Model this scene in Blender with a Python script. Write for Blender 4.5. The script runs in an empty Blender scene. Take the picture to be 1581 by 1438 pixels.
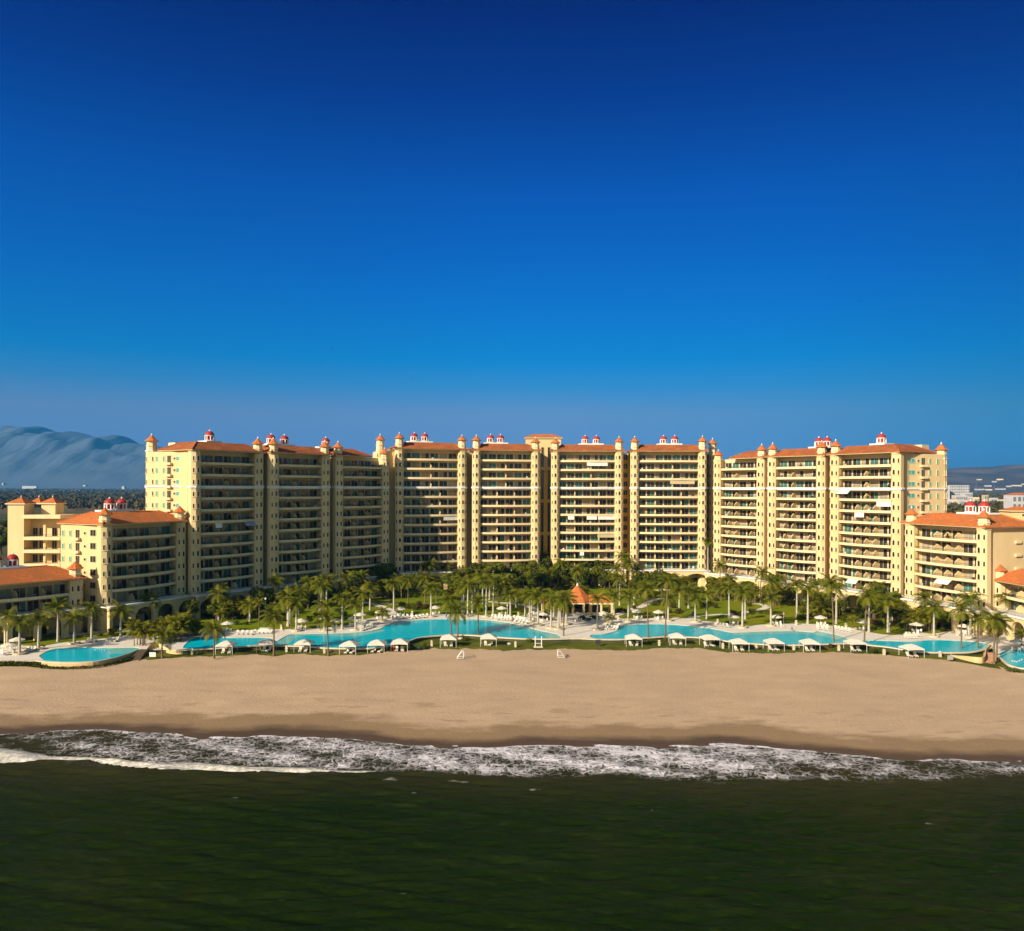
# Beach resort seen from the sea: setting, buildings, garden, people and sky, all as code.
SUN_EL, SUN_AZ, SUN_E, SUN_COL = 25, 45, 5.0, (1.0, .86, .66)
SKY_S, EXPOSURE = .13, 0.66
SKY_TINT = [(0.0106, (0.144, 0.177, 0.484)), (0.042, (0.156, 0.208, 0.462)), (0.0885, (0.185, 0.245, 0.405)), (0.1193, (0.058, 0.253, 0.458)), (0.15, (0.0, 0.256, 0.501)), (0.231, (0.0, 0.217, 0.536)), (0.334, (0.0, 0.164, 0.515)), (0.427, (0.0, 0.078, 0.365)), (0.505, (0.0, 0.028, 0.25)), (0.66, (0.5, 0.48, 0.40)), (1.0, (0.72, 0.66, 0.5))]  # topmost stops, above the frame, warmed as added fill for shaded walls
SKY_BACK = (.80, .66, .50)
SKY_SIDE = [(.24, (1.08, 1.05, 1.05)), (.5, (1, 1, 1)), (.65, (.6, .84, .86)), (.76, (.25, .63, .66)), (1.0, (.25, .6, .64))]
HAZE_COL, HAZE_D = (.05, .42, 1.0), .5e-4
SAND_A, SAND_B, SAND_D, SAND_DAMP, SAND_WET = (.43, .30, .19), (.50, .355, .225), (.36, .24, .145), (.27, .178, .098), (.088, .056, .034)
SEA_A, SEA_B, SEA_C, SEA_STREAK, SEA_MUD, SEA_SPEC = (.0042, .0130, .0008), (.0085, .0165, .0012), (.014, .0180, .0018), (.025, .036, .0085), (.034, .030, .011), .012
FOAM_A, FOAM_B = (.74, .69, .71), (.80, .76, .66)
POOL_A, POOL_B = (.001, .47, .60), (.001, .42, .54)
import bpy, math, random
from mathutils import Vector, Matrix
from mathutils.geometry import tessellate_polygon

rnd = random.Random(11)
C = bpy.context.scene.collection
PI = math.pi
# ---- camera model (photo pixels 1581x1438) -> world metres; sea level z = 0, camera 41 m up, looking along +Y
H, F, U0, V0, K = 41.0, 1278.0, 790.5, 753.6, 0.0028


def G(u, v, z=4.0):
    du, dv = u - U0, v - V0
    a, b = du + K * dv, dv - K * du
    Y = (H - z) * F / b
    return Vector((a * Y / F, Y, z))


def AT(u, v, Y):
    du, dv = u - U0, v - V0
    a, b = du + K * dv, dv - K * du
    return Vector((a * Y / F, Y, H - b * Y / F))


def XY(u, Y):
    return Vector(((u - U0) * Y / F, Y))


ORD = ['first', 'second', 'third', 'fourth', 'fifth', 'sixth', 'seventh', 'eighth', 'ninth', 'tenth', 'eleventh', 'twelfth',
       'thirteenth', 'fourteenth', 'fifteenth', 'sixteenth', 'seventeenth', 'eighteenth', 'nineteenth', 'twentieth'] + \
      ['twenty-' + o for o in ('first', 'second', 'third', 'fourth', 'fifth', 'sixth', 'seventh', 'eighth', 'ninth')] + ['thirtieth'] + \
      ['thirty-' + o for o in ('first', 'second', 'third', 'fourth', 'fifth', 'sixth', 'seventh', 'eighth', 'ninth')]


# ---------------------------------------------------------------- materials
def nd(nt, t, **kw):
    n = nt.nodes.new(t)
    for k, v in kw.items():
        setattr(n, k, v)
    return n


def mat(name, c1, c2=None, rough=0.8, scale=0.5, stretch=(1, 1, 1), spec=0.3, bump=0.0, bscale=None, lo=0.35, hi=0.65,
        c3=None, scale3=0.05, transl=0.0, metal=0.0):
    m = bpy.data.materials.new(name)
    m.use_nodes = True
    nt = m.node_tree
    b = nt.nodes['Principled BSDF']
    b.inputs['Roughness'].default_value = rough
    b.inputs['Specular IOR Level'].default_value = spec
    b.inputs['Metallic'].default_value = metal
    b.inputs['Base Color'].default_value = (*c1, 1)
    geo = nd(nt, 'ShaderNodeNewGeometry')
    mp = nd(nt, 'ShaderNodeMapping')
    mp.inputs['Scale'].default_value = stretch
    nt.links.new(geo.outputs['Position'], mp.inputs['Vector'])
    col = None
    if c2 is not None:
        n = nd(nt, 'ShaderNodeTexNoise')
        n.inputs['Scale'].default_value = scale
        n.inputs['Detail'].default_value = 6
        n.inputs['Roughness'].default_value = 0.65
        nt.links.new(mp.outputs[0], n.inputs['Vector'])
        r = nd(nt, 'ShaderNodeValToRGB')
        r.color_ramp.elements[0].position = lo
        r.color_ramp.elements[1].position = hi
        r.color_ramp.elements[0].color = (*c1, 1)
        r.color_ramp.elements[1].color = (*c2, 1)
        nt.links.new(n.outputs['Fac'], r.inputs['Fac'])
        col = r.outputs['Color']
        if c3 is not None:
            n3 = nd(nt, 'ShaderNodeTexNoise')
            n3.inputs['Scale'].default_value = scale3
            n3.inputs['Detail'].default_value = 4
            nt.links.new(mp.outputs[0], n3.inputs['Vector'])
            r3 = nd(nt, 'ShaderNodeMapRange')
            r3.inputs['From Min'].default_value = 0.42
            r3.inputs['From Max'].default_value = 0.62
            nt.links.new(n3.outputs['Fac'], r3.inputs['Value'])
            mx = nd(nt, 'ShaderNodeMix', data_type='RGBA')
            nt.links.new(r3.outputs[0], mx.inputs[0])
            nt.links.new(col, mx.inputs[6])
            mx.inputs[7].default_value = (*c3, 1)
            col = mx.outputs[2]
        nt.links.new(col, b.inputs['Base Color'])
    if bump:
        bn = nd(nt, 'ShaderNodeTexNoise')
        bn.inputs['Scale'].default_value = bscale or scale * 4
        bn.inputs['Detail'].default_value = 5
        nt.links.new(mp.outputs[0], bn.inputs['Vector'])
        bp = nd(nt, 'ShaderNodeBump')
        bp.inputs['Strength'].default_value = bump
        bp.inputs['Distance'].default_value = 0.3
        nt.links.new(bn.outputs['Fac'], bp.inputs['Height'])
        nt.links.new(bp.outputs[0], b.inputs['Normal'])
    if transl:
        tr = nd(nt, 'ShaderNodeBsdfTranslucent')
        if col is not None:
            nt.links.new(col, tr.inputs['Color'])
        else:
            tr.inputs['Color'].default_value = (*c1, 1)
        ms = nd(nt, 'ShaderNodeMixShader')
        ms.inputs[0].default_value = transl
        out = nt.nodes['Material Output']
        nt.links.new(b.outputs[0], ms.inputs[1])
        nt.links.new(tr.outputs[0], ms.inputs[2])
        nt.links.new(ms.outputs[0], out.inputs['Surface'])
    return m


M = {}
M['wall'] = mat('cream_stucco', (.70, .545, .298), (.63, .48, .25), .9, .35, (1, 1, .22), .1, .05, 3, .35, .65, (.63, .475, .235), .09)
M['ochre'] = mat('ochre_shade_stucco', (.66, .42, .07), (.58, .365, .06), .9, .35, (1, 1, .25), .1)  # recess paint; on the stair tower it stands for golden shade
M['band'] = mat('pale_cream_stucco', (.77, .62, .37), (.69, .545, .315), .9, .5, (1, 1, .4), .1)
M['white'] = mat('white_trim', (.80, .77, .72), (.68, .65, .60), .8, .8, (1, 1, 1), .2)
M['tile'] = mat('terracotta_tile', (.70, .215, .055), (.34, .10, .033), .85, 1.3, (1, 1, 1), .12, .8, 5, .32, .72, (.46, .15, .05), .28)
M['shadetile'] = mat('weathered_shaded_tile', (.53, .165, .05), (.25, .078, .028), .88, 1.5, (1, 1, 1), .1, .8, 5, .32, .68, (.30, .10, .04), .3)  # weathered tile; shade of the tile gaps put into its darker colour
M['dome'] = mat('red_dome_tile', (.38, .035, .03), (.30, .025, .02), .6, 2, (1, 1, 1), .3)
M['glass'] = mat('dark_window_glass', (.018, .022, .022), (.035, .035, .03), .06, .4, (1, 1, 1), .5)
M['teal'] = mat('teal_tinted_glass', (.05, .17, .15), (.035, .12, .11), .1, .5, (1, 1, 1), .5)
M['green'] = mat('green_window_glass', (.10, .36, .27), (.08, .30, .23), .12, .5, (1, 1, 1), .5)
M['curtain'] = mat('drawn_curtain', (.36, .31, .22), (.26, .22, .15), .7, 2, (6, 6, .1), .2)
M['frame'] = mat('pale_door_frame', (.50, .42, .27), (.44, .37, .24), .6, 1)
M['iron'] = mat('dark_iron', (.045, .04, .035), (.03, .028, .025), .5, 1)
M['shade'] = mat('white_awning', (.78, .75, .68), (.66, .62, .55), .9, 1.5)
M['beige'] = mat('beige_blind', (.52, .42, .25), (.46, .37, .22), .9, 1.5)
M['blue'] = mat('blue_striped_awning', (.20, .25, .36), (.42, .46, .52), .9, 2.2, (1, 1, .05), lo=.48, hi=.52)
M['pave'] = mat('white_paving', (.76, .70, .61), (.64, .58, .50), .85, .9, (1, 1, 1), .2, .1, 5, .35, .65, (.70, .63, .53), .12)
M['coping'] = mat('pool_coping', (.66, .58, .42), (.55, .47, .33), .7, 1.2)
M['retain'] = mat('shadowed_retaining_wall', (.085, .075, .035), (.045, .055, .02), .9, .8)  # overhang shadow below the pool rim put into the wall colour
M['stone'] = mat('lantern_stone', (.62, .55, .40), (.50, .43, .30), .9, 3)
M['pot'] = mat('pale_planter', (.58, .50, .36), (.48, .41, .29), .9, 2)
M['canvas'] = mat('white_canvas', (.76, .70, .60), (.66, .60, .50), .9, 1.5, transl=.15)
M['chalk'] = mat('white_plastic', (.74, .71, .66), (.66, .63, .58), .5, 2)
M['trunk'] = mat('grey_brown_palm_bark', (.19, .14, .085), (.12, .085, .05), .95, 3, (1, 1, 6), .1)
M['royal'] = mat('pale_royal_palm_bark', (.46, .43, .35), (.33, .30, .23), .9, 1.5, (1, 1, 3), .1)
M['shaft'] = mat('yellow_green_crownshaft', (.30, .30, .04), (.22, .25, .03), .6, 2)
M['frond'] = mat('palm_frond', (.095, .122, .008), (.145, .152, .010), .6, .5, (1, 1, 1), .1, transl=.25)
M['frondy'] = mat('yellowish_palm_frond', (.205, .185, .013), (.15, .15, .011), .6, .5, (1, 1, 1), .1, transl=.25)
M['leaf'] = mat('dark_leaf', (.045, .062, .005), (.09, .105, .009), .7, .6, (1, 1, 1), .08, transl=.2)
M['leafy'] = mat('yellow_green_leaf', (.14, .14, .009), (.085, .10, .007), .6, .6, (1, 1, 1), .1, transl=.2)
M['rust'] = mat('reddish_leaf', (.10, .045, .015), (.055, .05, .012), .6, .8, (1, 1, 1), .2, transl=.2)
M['bark'] = mat('tree_bark', (.11, .075, .045), (.07, .05, .03), .95, 2)
M['wood'] = mat('weathered_wood', (.10, .07, .04), (.065, .045, .028), .85, 2)
M['sandwall'] = mat('sand_coloured_plaster', (.66, .47, .22), (.56, .40, .19), .9, .8)
M['step'] = mat('pink_brick_step', (.45, .25, .15), (.37, .20, .12), .9, 2)
M['darkchair'] = mat('dark_wicker', (.05, .035, .025), (.08, .055, .035), .7, 3)
M['skin'] = mat('skin', (.42, .24, .15), None, .6)
M['red'] = mat('red_cloth', (.42, .04, .03), None, .8)
M['bluec'] = mat('blue_cloth', (.02, .14, .42), None, .7)
M['violet'] = mat('violet_cloth', (.16, .06, .30), None, .8)
M['dark'] = mat('dark_bird', (.02, .02, .022), None, .8)
M['greenpole'] = mat('green_painted_metal', (.02, .12, .06), None, .5)
M['net'] = mat('goal_netting', (.45, .36, .27), None, .9)
M['track'] = mat('turned_sand', (.405, .285, .178), (.49, .345, .215), .95, .9, (1, 1, 1), .05, .5, 6)
M['lawn'] = mat('mown_lawn', (.165, .21, .005), (.115, .16, .005), .95, .25, (1, 1, 1), .05, .3, 6, .3, .7, (.19, .20, .008), .06)
M['rough'] = mat('rough_grass', (.085, .105, .012), (.15, .135, .02), .95, .35, (1, 1, 1), .05, .4, 5, .35, .65, (.055, .075, .01), .09)
M['plain'] = mat('dry_plain', (.075, .075, .028), (.05, .055, .02), .95, .01, (1, 1, 1), .05, 0, None, .35, .65, (.20, .145, .075), .0016)
M['field'] = mat('tan_field', (.50, .37, .19), (.38, .28, .14), .95, .02, (1, 1, 1), .05)
M['forest'] = mat('forest_leaf', (.046, .046, .007), (.085, .076, .015), .8, .03, (1, 1, 1), .1, 0, None, .3, .7, (.085, .07, .028), .004)
M['hill'] = mat('haze_blue_hill', (.075, .105, .15), (.085, .115, .15), .95, .004, (1, 1, 1), .05)  # distance haze put into the blue base colour
M['hillr'] = mat('dry_hill', (.05, .045, .04), (.075, .062, .05), .95, .006, (1, 1, 1), .05, 0, None, .35, .65, (.12, .095, .07), .0026)
M['town'] = mat('white_town_wall', (.55, .53, .52), (.42, .41, .40), .8, .05)
M['townglass'] = mat('grey_town_window', (.14, .17, .20), None, .3)


# ---------------------------------------------------------------- mesh building
class MB:
    def __init__(s):
        s.v, s.f, s.m = [], [], []

    def face(s, pts, m=0):
        n = len(s.v)
        s.v += [tuple(p) for p in pts]
        s.f.append(tuple(range(n, n + len(pts))))
        s.m.append(m)

    def box(s, x0, x1, y0, y1, z0, z1, m=0):
        n = len(s.v)
        s.v += [(x0, y0, z0), (x1, y0, z0), (x1, y1, z0), (x0, y1, z0), (x0, y0, z1), (x1, y0, z1), (x1, y1, z1), (x0, y1, z1)]
        for q in ((3, 2, 1, 0), (4, 5, 6, 7), (0, 1, 5, 4), (1, 2, 6, 5), (2, 3, 7, 6), (3, 0, 4, 7)):
            s.f.append(tuple(n + i for i in q))
            s.m.append(m)

    def prism(s, poly, z0, z1, m=0, cap=True, floor=True):
        n, k = len(s.v), len(poly)
        s.v += [(p[0], p[1], z0) for p in poly] + [(p[0], p[1], z1) for p in poly]
        for i in range(k):
            j = (i + 1) % k
            s.f.append((n + i, n + j, n + k + j, n + k + i))
            s.m.append(m)
        if cap:
            s.f.append(tuple(n + k + i for i in range(k)))
            s.m.append(m)
        if floor:
            s.f.append(tuple(n + i for i in reversed(range(k))))
            s.m.append(m)

    def ring(s, cx, cy, prof, n=8, m=0, ph=None, ms=None):
        """lathe of (radius, z) pairs; ph = start angle"""
        ph = PI / n if ph is None else ph
        b = len(s.v)
        for r, z in prof:
            s.v += [(cx + r * math.cos(ph + 2 * PI * i / n), cy + r * math.sin(ph + 2 * PI * i / n), z) for i in range(n)]
        for k in range(len(prof) - 1):
            for i in range(n):
                j = (i + 1) % n
                s.f.append((b + k * n + i, b + k * n + j, b + (k + 1) * n + j, b + (k + 1) * n + i))
                s.m.append(ms[k] if ms else m)
        s.f.append(tuple(b + (len(prof) - 1) * n + i for i in range(n)))
        s.m.append(ms[-1] if ms else m)
        s.f.append(tuple(b + i for i in reversed(range(n))))
        s.m.append(ms[0] if ms else m)

    def tube(s, pts, rad, n=6, m=0):
        pts = [Vector(p) for p in pts]
        b = len(s.v)
        for i, p in enumerate(pts):
            d = (pts[min(i + 1, len(pts) - 1)] - pts[max(i - 1, 0)]).normalized()
            a = d.cross(Vector((0, 0, 1)) if abs(d.z) < .9 else Vector((1, 0, 0))).normalized()
            c = d.cross(a)
            r = rad[i] if isinstance(rad, (list, tuple)) else rad
            s.v += [tuple(p + a * (r * math.cos(2 * PI * k / n)) + c * (r * math.sin(2 * PI * k / n))) for k in range(n)]
        for i in range(len(pts) - 1):
            for k in range(n):
                j = (k + 1) % n
                s.f.append((b + i * n + k, b + i * n + j, b + (i + 1) * n + j, b + (i + 1) * n + k))
                s.m.append(m)
        s.f.append(tuple(b + k for k in range(n)))
        s.m.append(m)
        s.f.append(tuple(b + (len(pts) - 1) * n + k for k in range(n)))
        s.m.append(m)

    def strip(s, out, inn, z0, z1, m=0):
        """wall between two matching polylines"""
        k, b = len(out), len(s.v)
        for ring_, z in ((out, z0), (out, z1), (inn, z1), (inn, z0)):
            s.v += [(p[0], p[1], z) for p in ring_]
        for r in range(4):
            q = (r + 1) % 4
            for i in range(k - 1):
                s.f.append((b + r * k + i, b + r * k + i + 1, b + q * k + i + 1, b + q * k + i))
                s.m.append(m)
        for i in (0, k - 1):
            s.f.append(tuple(b + r * k + i for r in range(4)))
            s.m.append(m)

    def mesh(s, name, mats, smooth=False):
        me = bpy.data.meshes.new(name)
        me.from_pydata(s.v, [], s.f)
        for m in (mats if isinstance(mats, (list, tuple)) else [mats]):
            me.materials.append(m)
        me.polygons.foreach_set('material_index', s.m)
        if smooth:
            me.polygons.foreach_set('use_smooth', [True] * len(s.f))
        me.update()
        return me

    def build(s, name, mats, parent=None, smooth=False, loc=None):
        return link(name, s.mesh(name, mats, smooth), parent, loc)


def link(name, me, parent=None, loc=None, rz=0.0, sc=None):
    o = bpy.data.objects.new(name, me)
    C.objects.link(o)
    if parent is not None:
        o.parent = parent
    if loc is not None:
        o.location = loc
    o.rotation_euler.z = rz
    if sc is not None:
        o.scale = sc
    return o


def tag(o, label, cat, group=None):
    o['label'] = label
    o['category'] = cat
    if group:
        o['group'] = group
    return o


def thing(name, label, cat, loc=(0, 0, 0), rz=0.0, group=None):
    return tag(link(name, None, None, loc, rz), label, cat, group)


def struct(o, kind='structure'):
    o['kind'] = kind
    return o


# things labelled by place: phrase + ground + tower, ranked from the left when several share them
LATER = []
TOW = [(130, 'two-storey left block'), (290, 'six-storey left block'), (411, 'first tall tower'), (512, 'second tall tower'), (604, 'third tall tower'),
       (724, 'fourth tall tower'), (842, 'fifth tall tower'), (968, 'sixth tall tower'), (1097, 'seventh tall tower'), (1183, 'eighth tall tower'),
       (1279, 'ninth tall tower'), (1396, 'tenth tall tower'), (1530, 'six-storey right block'), (9999, 'two-storey right block')]


def later(o, phrase, ground, u, cat, group):
    o['category'] = cat
    o['group'] = group
    LATER.append((o, phrase, ground, u))
    return o


def finish_labels():
    d = {}
    for o, ph, gr, u in LATER:
        t = next(n for lim, n in TOW if u < lim)
        d.setdefault((ph, gr, t), []).append((u, o))
    for (ph, gr, t), L in d.items():
        L.sort(key=lambda a: a[0])
        for i, (u, o) in enumerate(L):
            tail = '' if len(L) == 1 else (', ' + (ORD[i] + ' from left' if i else 'leftmost there'))
            o['label'] = f'{ph} {gr} below {t}{tail}'


def smooth_line(pts, n=4):
    """Catmull-Rom through 2D/3D points"""
    P = [Vector(p) for p in pts]
    out = []
    for i in range(len(P) - 1):
        a, b, c, d = P[max(i - 1, 0)], P[i], P[i + 1], P[min(i + 2, len(P) - 1)]
        for k in range(n):
            t = k / n
            out.append(.5 * ((2 * b) + (c - a) * t + (2 * a - 5 * b + 4 * c - d) * t * t + (3 * b - a - 3 * c + d) * t ** 3))
    out.append(P[-1])
    return out


def sheet(name, outer, z, m, holes=(), parent=None):
    loops = [[Vector((p[0], p[1], 0)) for p in outer]] + [[Vector((p[0], p[1], 0)) for p in h] for h in holes]
    tris = tessellate_polygon(loops)
    flat = [p for l in loops for p in l]
    mb = MB()
    mb.v = [(p.x, p.y, z) for p in flat]
    for t in tris:
        a, b, c = (flat[i] for i in t)
        t = tuple(t) if (b - a).cross(c - a).z > 0 else (t[0], t[2], t[1])
        mb.f.append(t)
        mb.m.append(0)
    return mb.build(name, m, parent)


def interp(x, xs, ys):
    if x <= xs[0]:
        return ys[0] + (x - xs[0]) * (ys[1] - ys[0]) / (xs[1] - xs[0]) * .3
    for i in range(len(xs) - 1):
        if x <= xs[i + 1]:
            t = (x - xs[i]) / (xs[i + 1] - xs[i])
            return ys[i] + (ys[i + 1] - ys[i]) * t
    return ys[-1] + (x - xs[-1]) * (ys[-1] - ys[-2]) / (xs[-1] - xs[-2]) * .3

# ================================================================ beach, sea
def world_line(px, z):
    w = sorted(((p.x, p.y) for p in (G(u, v, z) for u, v in px)))
    return [a for a, _ in w], [b for _, b in w]


EDGE = [(-60, 1028), (0, 1028), (40, 1030), (70, 1032), (110, 1030), (160, 1026), (200, 1022), (235, 1019), (260, 1016), (330, 1013.5), (400, 1011),
        (420, 1013), (470, 1010), (506, 1013), (560, 1011), (600, 1007), (640, 1003.5), (690, 1002.5), (740, 1003), (780, 1005), (850, 1003),
        (900, 1003), (960, 1005), (1010, 1002.5), (1040, 1000.5), (1090, 1003), (1120, 1007), (1160, 1009), (1210, 1009), (1260, 1007.5),
        (1300, 1008), (1350, 1010), (1400, 1015), (1440, 1017.5), (1470, 1021), (1500, 1026), (1535, 1028), (1546, 1033), (1581, 1039.5), (1640, 1046)]
WL = [(-60, 1136), (0, 1132), (100, 1127), (200, 1128), (300, 1134), (320, 1138), (380, 1136), (460, 1136), (506, 1139), (607, 1143), (660, 1149), (708, 1155), (760, 1153),
      (800, 1152), (923, 1149), (1020, 1151), (1115, 1148), (1186, 1154), (1307, 1165), (1420, 1171), (1581, 1176), (1660, 1178)]
LOW = [(-60, 1190), (0, 1187), (60, 1185), (100, 1181), (200, 1189), (300, 1192), (400, 1197), (480, 1196), (560, 1193), (600, 1189), (700, 1197), (800, 1200), (880, 1199),
       (950, 1198), (1000, 1201), (1060, 1207), (1130, 1208), (1200, 1205), (1290, 1206), (1380, 1208), (1450, 1206), (1581, 1200), (1660, 1198)]
BTOP = [(-60, 1148), (0, 1156), (40, 1162), (80, 1170), (140, 1172), (180, 1176), (250, 1180), (320, 1182), (400, 1186), (480, 1189), (560, 1191), (580, 1191)]
BTH = [(-60, 34), (0, 29), (40, 19), (80, 9), (140, 7), (200, 11), (300, 14), (400, 13), (500, 11), (560, 6), (580, 1)]
DENS = [(-60, .2), (0, .22), (110, .28), (180, .42), (300, .52), (450, .58), (600, .68), (750, .8), (1000, .84), (1100, .78), (1180, .6), (1290, .48), (1420, .36), (1581, .42), (1660, .4)]
ex, ey = world_line(EDGE, 3.0)
wx, wy = world_line(WL, 0.05)
lx_, ly_ = world_line(LOW, 0.0)
tx_, ty_ = world_line(BTOP, 0.0)
bx_, by_ = world_line([(u, v + h) for (u, v), (_, h) in zip(BTOP, BTH)], 0.0)
dx_, dy_ = [G(u, interp(u, *zip(*WL)), 0).x for u, _ in DENS], [d for _, d in DENS]


def cl(v, a, b):
    return max(a, min(b, v))


def waterline(x):
    x = cl(x, -110, 115)
    w = sum(interp(x + d, wx, wy) for d in (-5, -2.5, 0, 2.5, 5)) / 5
    return w + .45 * math.sin(x * .17 + 1) + .3 * math.sin(x * .41) + .2 * math.sin(x * .93 + 2) + .12 * math.sin(x * 1.9)


def edgeline(x): return interp(cl(x, -150, 160), ex, ey)


def spaced(a, b, n):
    return [a + (b - a) * i / (n - 1) for i in range(n)]


def grid_mesh(name, xs, rows, attrs=()):
    """rows(x) -> list of (y, z, {attr})"""
    V, A, n = [], {a: [] for a in attrs}, None
    for x in xs:
        r = rows(x)
        n = len(r)
        for y, z, d in r:
            V.append((x, y, z))
            for a in attrs:
                A[a].append(d[a])
    Fc = [(i * n + j, (i + 1) * n + j, (i + 1) * n + j + 1, i * n + j + 1) for i in range(len(xs) - 1) for j in range(n - 1)]
    me = bpy.data.meshes.new(name)
    me.from_pydata(V, [], Fc)
    me.polygons.foreach_set('use_smooth', [True] * len(Fc))
    for a in attrs:
        at = me.attributes.new(a, 'FLOAT', 'POINT')
        at.data.foreach_set('value', A[a])
    return me


FAR = [-9000, -4000, -1500, -700, -400, -260, -200]
bxs = FAR + spaced(-165, 175, 240) + [-x for x in reversed(FAR)]


def sand_row(x):
    a, b = waterline(x), edgeline(x)
    out = []
    for k in range(46):
        t = -.5 + 1.56 * k / 45
        y = a + (b - a) * t
        z = 3 * (abs(t) ** .92) * (1 if t > 0 else -1)
        if 0.05 < t < .95:
            z += .05 * math.sin(x * .21 + 3 * math.sin(y * .13)) * math.sin(y * .5 + x * .05) + .03 * math.sin(x * .9 + y * 1.3)
        out.append((y, min(z, 3.0 + .02 * t), {'shore': y - a, 'edge': b - y}))
    return out



def sand_z(x, y):
    a, b = waterline(x), edgeline(x)
    t = (y - a) / (b - a)
    return 3 * abs(t) ** .92 + .09


sand_me = grid_mesh('beach', bxs, sand_row, ('shore', 'edge'))
sm = bpy.data.materials.new('beach_sand')
sm.use_nodes = True
nt = sm.node_tree
bs = nt.nodes['Principled BSDF']
bs.inputs['Specular IOR Level'].default_value = .15
geo = nd(nt, 'ShaderNodeNewGeometry')


def math_node(nt, op, a, b=None, clamp=False):
    n = nd(nt, 'ShaderNodeMath', operation=op, use_clamp=clamp)
    for i, v in enumerate((a, b)):
        if v is None:
            continue
        if isinstance(v, (int, float)):
            n.inputs[i].default_value = v
        else:
            nt.links.new(v, n.inputs[i])
    return n.outputs[0]


def noise_node(nt, vec, scale, detail=5, stretch=None, rot=0, rough=.6, dist=0):
    if stretch:
        mp = nd(nt, 'ShaderNodeMapping')
        mp.inputs['Scale'].default_value = stretch
        if rot:
            vr = nd(nt, 'ShaderNodeVectorRotate', rotation_type='Z_AXIS')
            vr.inputs['Angle'].default_value = rot
            nt.links.new(vec, vr.inputs['Vector'])
            vec = vr.outputs[0]
        nt.links.new(vec, mp.inputs['Vector'])
        vec = mp.outputs[0]
    n = nd(nt, 'ShaderNodeTexNoise')
    n.inputs['Scale'].default_value = scale
    n.inputs['Detail'].default_value = detail
    n.inputs['Roughness'].default_value = rough
    n.inputs['Distortion'].default_value = dist
    nt.links.new(vec, n.inputs['Vector'])
    return n.outputs['Fac']


def ramp_node(nt, fac, stops):
    r = nd(nt, 'ShaderNodeValToRGB')
    e = r.color_ramp.elements
    while len(e) < len(stops):
        e.new(.5)
    for q, (p, c) in zip(e, stops):
        q.position = p
        q.color = (*c, 1)
    nt.links.new(fac, r.inputs['Fac'])
    return r.outputs['Color']


def mix_node(nt, fac, a, b):
    mx = nd(nt, 'ShaderNodeMix', data_type='RGBA')
    for i, v in ((0, fac), (6, a), (7, b)):
        if isinstance(v, tuple):
            mx.inputs[i].default_value = (*v, 1)
        elif isinstance(v, (int, float)):
            mx.inputs[i].default_value = v
        else:
            nt.links.new(v, mx.inputs[i])
    return mx.outputs[2]


def attr_node(nt, name):
    return nd(nt, 'ShaderNodeAttribute', attribute_name=name).outputs['Fac']


pos = geo.outputs['Position']
shore = attr_node(nt, 'shore')
# tide marks: distance from the water pushed in and out by long lazy noise
n1 = noise_node(nt, pos, .05, 4, (.8, 1, 1))
n2 = noise_node(nt, pos, .4, 7, (.4, 1, 1))
wob = math_node(nt, 'ADD', math_node(nt, 'MULTIPLY', math_node(nt, 'SUBTRACT', n1, .5), 16), math_node(nt, 'MULTIPLY', math_node(nt, 'SUBTRACT', n2, .5), 9))
d1 = math_node(nt, 'ADD', shore, math_node(nt, 'MULTIPLY', wob, .4))
d2 = math_node(nt, 'ADD', shore, wob)
dry = ramp_node(nt, noise_node(nt, pos, .12, 8, (1, 2.4, 1)), [(.3, SAND_A), (.7, SAND_B)])
fleck = noise_node(nt, pos, 1.1, 8, (1, 4, 1))
dry = mix_node(nt, math_node(nt, 'MULTIPLY', math_node(nt, 'SUBTRACT', fleck, .60, True), 3, True), dry, SAND_D)
damp = math_node(nt, 'SUBTRACT', 1, math_node(nt, 'MULTIPLY', math_node(nt, 'SUBTRACT', d2, 8.0), .3), True)
col = mix_node(nt, damp, dry, SAND_DAMP)
strk = math_node(nt, 'MULTIPLY', math_node(nt, 'SUBTRACT', noise_node(nt, pos, .16, 5, (1, 3.2, 1)), .57), 12, True)
near = math_node(nt, 'SUBTRACT', 1, math_node(nt, 'MULTIPLY', math_node(nt, 'SUBTRACT', shore, 20), .12), True)
col = mix_node(nt, math_node(nt, 'MULTIPLY', math_node(nt, 'MULTIPLY', strk, near), .5), col, SAND_DAMP)
wet = math_node(nt, 'SUBTRACT', 1, math_node(nt, 'MULTIPLY', math_node(nt, 'SUBTRACT', d1, 2.0), .38), True)
col = mix_node(nt, wet, col, SAND_WET)
nt.links.new(col, bs.inputs['Base Color'])
rg = nd(nt, 'ShaderNodeMapRange')
rg.inputs['To Min'].default_value = .9
rg.inputs['To Max'].default_value = .45
nt.links.new(wet, rg.inputs['Value'])
nt.links.new(rg.outputs[0], bs.inputs['Roughness'])
bp = nd(nt, 'ShaderNodeBump')
bp.inputs['Strength'].default_value = .6
bp.inputs['Distance'].default_value = .2
nt.links.new(noise_node(nt, pos, 1.6, 6, (1, 1.8, 1)), bp.inputs['Height'])
nt.links.new(bp.outputs[0], bs.inputs['Normal'])
sand_me.materials.append(sm)
struct(link('beach', sand_me))



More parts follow.
